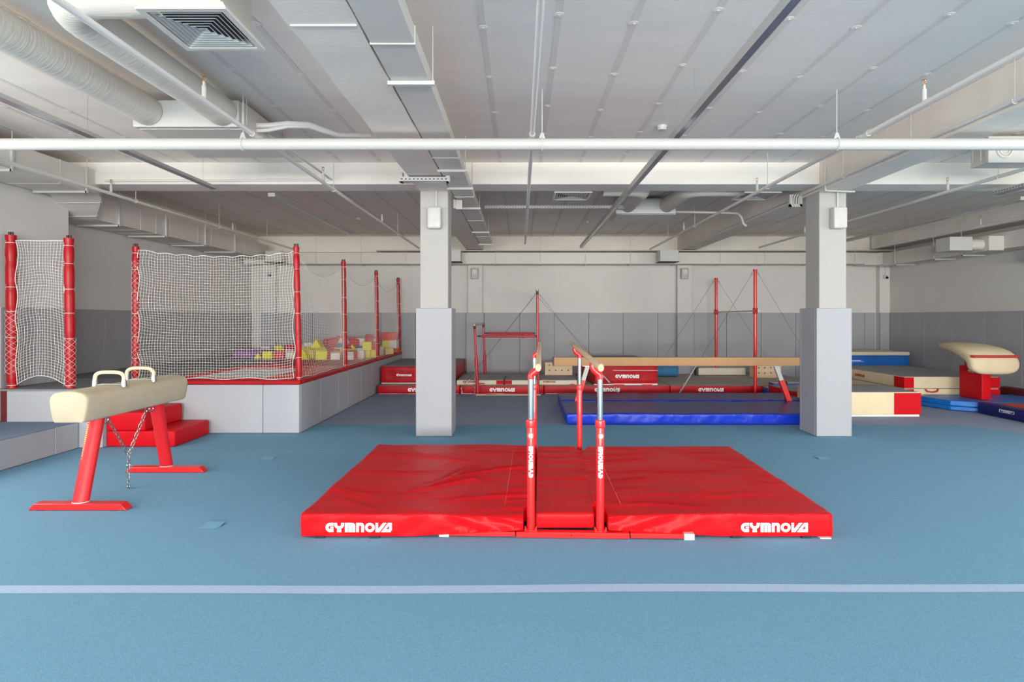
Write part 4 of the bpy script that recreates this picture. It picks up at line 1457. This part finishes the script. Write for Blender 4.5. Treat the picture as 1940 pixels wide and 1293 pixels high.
obj('conduit_pipe', MB().tube([(2.66, 10.1, 3.45), (3.2, 10.1, 3.44), (3.6, 10.1, 3.43), (3.78, 10.1, 3.42), (3.84, 10.1, 3.36), (3.88, 10.1, 3.24), (3.93, 10.1, 3.2)], .02, 8), 'pipe_white',
    label='white pipe bent down from the far fan unit to the right hand beam', cat='conduit')
for i, (off, lab) in enumerate(((0, 'thicker white hose curving from the near fan unit to the cable tray'), (.035, 'thinner white hose curving below the thick one by the near fan unit'))):
    pts = [P(483, 238 + 10 * i, 5.8), P(508, 238 + 9 * i, 5.8), P(545, 234 + 6 * i, 5.85), P(585, 236 + 4 * i, 5.95), P(612, 246 + 3 * i, 6.05), P(640, 256 + i, 6.2), P(700, 258, 6.5)]
    obj('hose', MB().tube(pts, .026 - .008 * i, 8), 'branch_grey', label=lab, cat='hose')


obj('conduit_pipe', MB().tube([(4.03, 7.68, 3.66), (4.03, 7.68, 3.32), (4.04, 7.69, 3.295), (4.07, 7.7, 3.29), (4.46, 7.75, 3.288)], .012, 8), 'pipe_white', label='thin white conduit bent round the beam above the right pillar', cat='conduit')


# light profiles (unlit)
def profile(x, z, y0, y1, label, w=.055, h=.06, rods=()):
    t = thing('light_profile', label, 'ceiling light', (x, y0, z))
    mb = MB().box(x - w / 2, x + w / 2, y0, y1, z, z + h)
    mb.box(x - w / 2, x - w / 2 + .004, y0, y1, z - .004, z).box(x + w / 2 - .004, x + w / 2, y0, y1, z - .004, z)
    obj('housing', mb, 'profile_grey', t)
    obj('diffuser', MB().box(x - w / 2 + .006, x + w / 2 - .006, y0 + .01, y1 - .01, z - .002, z), 'profile_dark', t)
    for y in rods:
        mb = MB()
        rod(mb, x, y, z + h, CEIL, .0015)
        obj('wire', mb, 'steel', t)


profile(1.47, 3.30, -2.5, 14.1, 'long unlit linear light along the middle of the ceiling', .06, .065, (3.0, 4.9, 5.45, 8.8, 11))
profile(-4.1, 3.33, 3.0, 7.8, 'unlit linear light at the left in front of the cross beam', .09, .03, (3.6, 5.5, 7.5))
profile(-3.56, 3.34, 8.3, 12.1, 'unlit linear light at the left behind the cross beam', .1, .05, (8.6, 11.8))
profile(7.2, 3.29, 8.3, 13.6, 'unlit linear light at the right behind the cross beam', .1, .05, (8.6, 10.9, 12.9))


# insulated round ducts, fan units, diffusers
def fan_unit(x0, x1, y0, y1, z0, z1, label, drop=.004):
    t = thing('fan_coil_unit', label, 'fan unit', ((x0 + x1) / 2, (y0 + y1) / 2, z0))
    obj('casing', MB().box(x0, x1, y0, y0 + .06, z0, z1), 'pipe_white', t, bevel=.01)
    obj('body', MB().box(x0 + .03, x1 + .02, y0 + .06, y1, z0 - drop, z1), 'duct_white', t, bevel=.006)
    for x in (x0 - .008, x1 + .028):
        for y in (y0 + .1, y1 - .08):
            mb = MB()
            rod(mb, x, y, z0 + .05)
            obj('hanger', mb, 'pipe_white', t)
    return t


fan_unit(-3.65, -2.65, 5.46, 6.5, 3.40, 3.655, 'white fan coil unit fed by the two round ducts at the left')
fan_unit(1.63, 2.65, 9.93, 10.75, 3.385, 3.65, 'white fan coil unit at the far middle of the ceiling')
t = fan_unit(5.28, 6.6, 6.55, 6.85, 3.355, 3.66, 'white fan coil unit at the top right behind the beam', -.01)
obj('spigot', MB().torus((5.46, 6.545, 3.5), .085, .012, Rx(90), 24, 6).torus((5.46, 6.545, 3.5), .055, .006, Rx(90), 24, 6), 'duct_white', t)


def ribbed(pts, r):
    """duct wrapped in insulation: small ribs along a path"""
    pts = [Vector(p) for p in pts]
    out, rad = [], []
    for a, b in zip(pts[:-1], pts[1:]):
        n = max(2, int((b - a).length / .022))
        for i in range(n):
            out.append(a + (b - a) * i / n)
    out.append(pts[-1])
    for i, p in enumerate(out):
        rad.append(r * (1 + (.008 if i % 2 else -.004) + .012 * noise.noise(p * 5)))
    return MB().tube(out, rad, 24)


obj('round_duct', ribbed([(-3.5, -2.5, 3.545), (-3.5, 5.45, 3.545)], .135), 'insulation', label='fat white insulated round duct at the far left of the ceiling', cat='duct', smooth=50)
elb = [(-2.8, 5.45, 3.54), (-2.8, 3.75, 3.53)]
for i in range(1, 9):
    a = PI / 2 * i / 8
    elb.append((-2.8 + .3 * (1 - math.cos(a)), 3.75 - .3 * math.sin(a), 3.53))
elb.append((-2.07, 3.45, 3.53))
obj('round_duct', ribbed(elb, .135), 'insulation', label='fat white insulated duct bending to the square ceiling diffuser', cat='duct', smooth=50)
for xs_, s, lab in ((1.84, -1, 'round insulated duct bending left from the far fan unit'), (2.5, 1, 'round insulated duct bending right from the far fan unit')):
    e2 = [(xs_, 9.92, 3.53), (xs_, 8.85, 3.53)]
    for i in range(1, 7):
        a = PI / 2 * i / 6
        e2.append((xs_ + s * .25 * (1 - math.cos(a)), 8.85 - .25 * math.sin(a), 3.53))
    e2.append((xs_ + s * (.62 if s < 0 else .85), 8.6, 3.53))
    obj('round_duct', ribbed(e2, .125), 'insulation', label=lab, cat='duct', smooth=50)


def diffuser(x0, x1, y0, y1, z, label, box_top=CEIL - .01):
    t = thing('ceiling_diffuser', label, 'air diffuser', ((x0 + x1) / 2, (y0 + y1) / 2, z))
    obj('plenum', MB().box(x0 + .06, x1 - .06, y0 + .06, y1 - .06, z + .06, box_top), 'duct_white', t, bevel=.004)
    cx_, cy_ = (x0 + x1) / 2, (y0 + y1) / 2
    h = (x1 - x0) / 2

    def ring(mb, r0, za, r1, zb):
        a = [(cx_ - r0, cy_ - r0, za), (cx_ + r0, cy_ - r0, za), (cx_ + r0, cy_ + r0, za), (cx_ - r0, cy_ + r0, za)]
        b = [(cx_ - r1, cy_ - r1, zb), (cx_ + r1, cy_ - r1, zb), (cx_ + r1, cy_ + r1, zb), (cx_ - r1, cy_ + r1, zb)]
        mb.quadmesh(a + b, [(i, (i + 1) % 4, 4 + (i + 1) % 4, 4 + i) for i in range(4)])
    mb = MB()
    ring(mb, h, z + .008, h, z)
    ring(mb, h, z, h * .86, z)
    ring(mb, h * .86, z, h * .86, z + .06)
    ring(mb, h, z + .008, h * .86, z + .06)
    obj('frame', mb, 'duct_white', t, smooth=0)
    mb = MB()
    for i in range(7):
        r = h * (.80 - .115 * i)
        ring(mb, r, z + .004, r - h * .07 if i < 6 else 0.002, z + .014)
        ring(mb, r, z + .004, r - .004, z + .0025)
    obj('louvre', mb, 'white_plastic', t, smooth=0)
    obj('inner_box', MB().box(x0 + .07, x1 - .07, y0 + .07, y1 - .07, z + .04, z + .058), 'gap_dark', t)
    return t


diffuser(-2.12, -1.62, 3.19, 3.69, 3.30, 'large square ceiling diffuser at the upper left')
diffuser(.48, 1.03, 8.3, 8.83, 3.39, 'square ceiling diffuser behind the cross beam near the left pillar')
diffuser(3.2, 3.74, 8.3, 8.83, 3.39, 'square ceiling diffuser behind the cross beam near the right pillar')

# flat duct beside the left hand beam
t = thing('flat_duct', 'flat smooth white duct along the right of the left hand beam', 'duct', (-.79, 5, 3.31))
obj('duct', MB().box(-.935, -.66, FRONT_Y + .2, 13.6, 3.315, 3.42), 'duct_white', t, bevel=.004)
for y in (3.62, 6.2, 8.2, 10.2, 12.2):
    obj('joint', MB().box(-.94, -.655, y, y + .012, 3.308, 3.425), 'duct_white', t)
for y in (4.2, 6.7, 7.62, 9.0, 11.5, 13.4):
    mb = MB().box(-.96, -.62, y - .015, y + .015, 3.285, 3.313)
    rod(mb, -.635, y, 3.30)
    obj('hanger', mb, 'pipe_white', t)


# perforated cable trays
def tray(name, mb_pts, label, w=.06, h=.05, axis='x', slots=True):
    x0, x1, y, z = mb_pts
    t = thing('cable_tray', label, 'cable tray', ((x0 + x1) / 2, y, z))
    if axis == 'x':
        mb = MB().box(x0, x1, y, y + w, z, z + .004).box(x0, x1, y, y + .004, z, z + h).box(x0, x1, y + w - .004, y + w, z, z + h)
        sl = MB()
        n = int((x1 - x0) / .045)
        for i in range(n):
            a = x0 + (i + .25) * (x1 - x0) / n
            sl.box(a, a + .022, y - .0015, y, z + h * .4, z + h * .62)
    else:
        mb = MB().box(y, y + w, x0, x1, z, z + .004).box(y, y + .004, x0, x1, z, z + h).box(y + w - .004, y + w, x0, x1, z, z + h)
        sl = MB()
        n = int((x1 - x0) / .045)
        for i in range(n):
            a = x0 + (i + .25) * (x1 - x0) / n
            sl.box(y + w * .2, y + w * .8, a, a + .02, z - .0015, z)
            sl.box(y - .0015, y, a, a + .022, z + h * .4, z + h * .62)
    obj('channel', mb, 'pipe_white', t)
    obj('slots', sl, 'gap_dark', t, smooth=0)
    return t


tt = tray('a', (-1.45, -.87, 6.98, 3.245), 'white perforated cable tray strapped across the left hand beam', .12, .055)
obj('upright', MB().box(-1.47, -1.42, 6.985, 7.09, 3.245, 3.36).box(-.9, -.85, 6.985, 7.09, 3.245, 3.36), 'pipe_white', tt, bevel=.003)
tray('b', (-.6, 1.75, 9.75, 3.44), 'white perforated cable tray crossing the ceiling to the far fan unit', .08, .05)
tray('c', (5.6, 8.0, 6.5, 3.3), 'white perforated cable tray at the right edge under the cross beam', .14, .05, 'y')
tray('d', (-3.6, 9.3, 14.5, 3.27), 'long dark cable tray on top of the back wall duct', .15, .03)
t = thing('cable_bracket', 'small perforated bracket with cables on the right hand beam by the pillar', 'cable bracket', (3.9, 7.7, 3.2))
obj('bracket', MB().box(3.86, 3.90, 8.32, 8.36, 3.2, 3.37).box(4.0, 4.04, 8.32, 8.36, 3.2, 3.37).box(3.86, 4.04, 8.32, 8.36, 3.2, 3.235), 'pipe_white', t)
mb = MB()
for i in range(4):
    x = 3.88 + .035 * i
    mb.tube([(x + .02, 8.3, 3.37), (x, 8.31, 3.32), (x - .005, 8.31, 3.24), (x + .02, 8.31, 3.19)], .009, 6)
obj('cable', mb, 'pipe_white', t)
t = thing('cable_bracket', 'small perforated bracket beside the top of the left pillar', 'cable bracket', (-.9, 8.4, 3.2))
obj('bracket', MB().box(-.94, -.84, 8.36, 8.4, 3.17, 3.30).box(-.96, -.93, 8.3, 8.4, 3.17, 3.3), 'pipe_white', t)

# rectangular ducts round the walls
RD = 'duct_white'


def rect(x0, x1, y, z0, z1):
    return [(x0, y, z0), (x1, y, z0), (x1, y, z1), (x0, y, z1)]


t = thing('wall_duct', 'white rectangular duct along the left wall with an s bend', 'duct', (-6.4, 8, 3.1))
obj('straight', MB().loft([rect(-6.42, -5.75, FRONT_Y + .2, 3.285, 3.58), rect(-6.42, -5.75, 7.7, 3.285, 3.58)]), RD, t)
rings = []
for i in range(25):
    s = i / 24
    e = min(1, max(0, (s - .12) / .62))
    e = e * e * (3 - 2 * e)
    rings.append(rect(-6.42 - .5 * e, -5.75 - .53 * e, 7.7 + 1.37 * s, 3.285 - .225 * e, 3.58 - .18 * e))
obj('bend', MB().loft(rings), RD, t, smooth=40)
obj('far_straight', MB().loft([rect(-6.92, -6.28, 9.07, 3.06, 3.40), rect(-6.92, -6.28, 14.45, 3.06, 3.40)]), RD, t)
for y in (5.2, 5.9, 6.6, 7.25):
    obj('joint', MB().box(-6.425, -5.745, y, y + .008, 3.28, 3.585), RD, t)
for y in (9.6, 10.0, 10.4, 11.3, 11.8, 12.7, 13.2):
    obj('joint', MB().box(-6.925, -6.275, y, y + .008, 3.055, 3.405), RD, t)
for x0, x1, y, z0, z1 in ((-6.42, -5.75, 6.55, 3.285, 3.58), (-6.42, -5.75, 7.68, 3.285, 3.58), (-6.92, -6.28, 9.07, 3.06, 3.4), (-6.92, -6.28, 10.27, 3.06, 3.4), (-6.92, -6.28, 11.55, 3.06, 3.4), (-6.92, -6.28, 12.75, 3.06, 3.4)):
    mb = MB().box(x0 - .02, x1 + .02, y - .015, y + .015, z0 - .03, z0 - .002).box(x1 + .002, x1 + .03, y - .015, y + .015, z0 - .03, z1 + .02)
    rod(mb, x1 + .015, y, z1)
    obj('hanger', mb, 'pipe_white', t)
for y, e in ((8.15, .34), (8.5, .75)):
    e = e * e * (3 - 2 * e)
    x1, z0, z1 = -5.75 - .53 * e, 3.285 - .225 * e, 3.58 - .18 * e
    obj('flange', MB().box(x1 - .69, x1 + .012, y - .012, y + .012, z0 - .014, z0 - .001).box(x1 + .001, x1 + .014, y - .012, y + .012, z0 - .014, z1), 'pipe_white', t)

t = thing('wall_duct', 'white rectangular duct along the top of the back wall', 'duct', (1, 14.7, 2.95))
obj('duct', MB().box(-6.92, 8.6, 14.5, 14.9, 2.955, 3.235), RD, t, bevel=.004)
for i in range(13):
    x = -5.3 + 1.12 * i
    obj('joint', MB().box(x, x + .012, 14.494, 14.9, 2.95, 3.24), RD, t)
for i in range(13):
    x = -5.1 + 1.12 * i
    mb = MB()
    rod(mb, x, 14.47, 2.94, CEIL, .004)
    mb.box(x - .01, x + .01, 14.46, 14.9, 2.935, 2.95)
    obj('hanger', mb, RD, t)
for x0, x1, y, lab in ((-1.9, -1.44, 13.95, 0), (3.36, 3.8, 13.95, 1), (-6.2, -5.8, 14.1, 2)):
    t2 = thing('outlet_box', ['white outlet box on the back duct behind the left pillar', 'white outlet box on the back duct left of the high bar', 'white outlet box on the back duct above the wide net'][lab], 'outlet box', ((x0 + x1) / 2, y, 2.96))
    obj('box', MB().box(x0, x1, y, y + .35, 2.965, 3.235), 'pipe_white', t2, bevel=.004)
    obj('spigot', MB().cyl(((x0 + x1) / 2, y + .34, 3.1), ((x0 + x1) / 2, 14.51, 3.1), .11, 18), 'insulation', t2)
    obj('grille', MB().box(x0 - .02, x1 + .02, y - .02, y + .37, 2.955, 2.965), 'gap_dark', t2)

t = thing('wall_duct', 'white rectangular duct along the right wall', 'duct', (9.2, 10, 2.89))
obj('duct', MB().box(8.98, 9.45, 6.6, 14.4, 2.89, 3.2), RD, t, bevel=.004)
obj('corner', MB().prism([(8.98, 14.4), (9.45, 14.4), (9.45, 14.9), (8.6, 14.9), (8.6, 14.5), (8.9, 14.5)], 'z', 2.93, 3.225), RD, t)
for y in (9.0, 10.1, 11.8, 12.6, 13.9):
    mb = MB().box(8.95, 9.44, y - .015, y + .015, 2.862, 2.888).box(8.948, 8.976, y - .015, y + .015, 2.862, 3.23)
    rod(mb, 8.962, y, 3.2)
    obj('hanger', mb, 'pipe_white', t)
t = thing('outlet_box', 'white outlet box joined to the right wall duct by a round spigot', 'outlet box', (8.2, 11, 2.85))
obj('box', MB().box(7.99, 8.41, 10.8, 11.17, 2.86, 3.115), 'pipe_white', t, bevel=.004)
obj('spigot', MB().cyl((8.4, 10.98, 2.99), (8.72, 10.98, 2.99), .1, 20), 'insulation', t)
obj('adapter', MB().box(8.7, 8.98, 10.78, 11.18, 2.86, 3.13), RD, t, bevel=.003)

# speakers, cameras, detectors
sp = thing('wall_speaker', 'pale wall speaker near the top of the left pillar', 'speaker', (-1.155, 7.87, 2.80))
obj('cabinet', softbox(MB(), -1.247, -1.063, 7.74, 7.868, 2.80, 3.09, .025, 4, 3, 4), 'white_plastic', sp)
obj('bracket', MB().cyl((-1.14, 7.855, 3.08), (-1.14, 7.855, 3.32), .014, 8), 'white_plastic', sp)
obj('grille', MB().cyl((-1.155, 7.741, 2.985), (-1.155, 7.7385, 2.985), .062, 24), 'white_plastic', sp)
obj('badge', MB().box(-1.17, -1.14, 7.735, 7.74, 2.835, 2.842), 'grey_plastic', sp)
dup(sp, (4.275, 7.87, 2.80), 'pale wall speaker near the top of the right pillar')
for x, lab, m_ in ((-1.17, 'grey wall speaker on the back wall pilaster near the left pillar', 0), (4.2, 'grey wall speaker on the back wall pilaster by the high bar', 1)):
    z = 2.6
    t = thing('wall_speaker', lab, 'speaker', (x, 14.93, z))
    obj('cabinet', softbox(MB(), x - .09, x + .09, 14.8, 14.928, z, z + .28, .02, 3, 3, 3), 'grey_plastic', t)
    obj('grille', MB().cyl((x, 14.801, z + .18), (x, 14.796, z + .18), .06, 20), 'duct_white', t)
for x, y, z, lab in ((9.37, 14.93, 2.66, 'white dome camera on the pilaster in the right back corner'), (-6.45, 14.93, 2.72, 'white dome camera on the back wall behind the wide net')):
    t = thing('dome_camera', lab, 'camera', (x, y, z))
    obj('housing', MB().lathe([(.06, 0), (.06, .03), (.045, .05)], (0, 0, 0), 18).rot(Rx(90)).shift((x, y - .001, z)), 'white_plastic', t)
    obj('lens', MB().lathe([(.034, .02), (.032, .06), (.015, .085)], (0, 0, 0), 16).rot(Rx(100)).shift((x + .02, y - .02, z - .015)), 'lens_black', t)
    obj('cable', MB().cyl((x + .0, y - .01, z + .05), (x + .0, y - .01, z + .32), .006, 6), 'grey_plastic', t)
t = thing('spotlight', 'small grey twin floodlight on the right wall under the duct', 'floodlight', (9.3, 10.6, 2.55))
for y in (10.25, 10.45):
    obj('lamp_head', MB().box(9.14, 9.3, y - .07, y + .06, 2.62, 2.68).box(9.18, 9.3, y - .06, y + .05, 2.68, 2.82), 'grey_plastic', t, bevel=.006)
obj('bracket', MB().box(9.3, 9.49, 10.2, 10.5, 2.62, 2.86), 'white_plastic', t, bevel=.004)
for x, y, lab in ((1.55, 6.36, 'white smoke detector on the ceiling right of the middle pipe'), (-3.45, 9.2, 'white smoke detector on the ceiling left of the left pillar'),
                  (-3.4, 12.2, 'white smoke detector on the ceiling above the foam pit'), (1.45, 12.6, 'white smoke detector on the far ceiling by the long light')):
    t = thing('smoke_detector', lab, 'smoke detector', (x, y, CEIL - .06))
    obj('case', MB().lathe([(.03, -.055), (.045, -.05), (.05, -.03), (.055, -.012), (.055, -.003)], (x, y, CEIL), 20), 'white_plastic', t)
    obj('vent_slots', MB().lathe([(.0485, -.036), (.0515, -.03)], (x, y, CEIL), 20), 'grey_plastic', t)
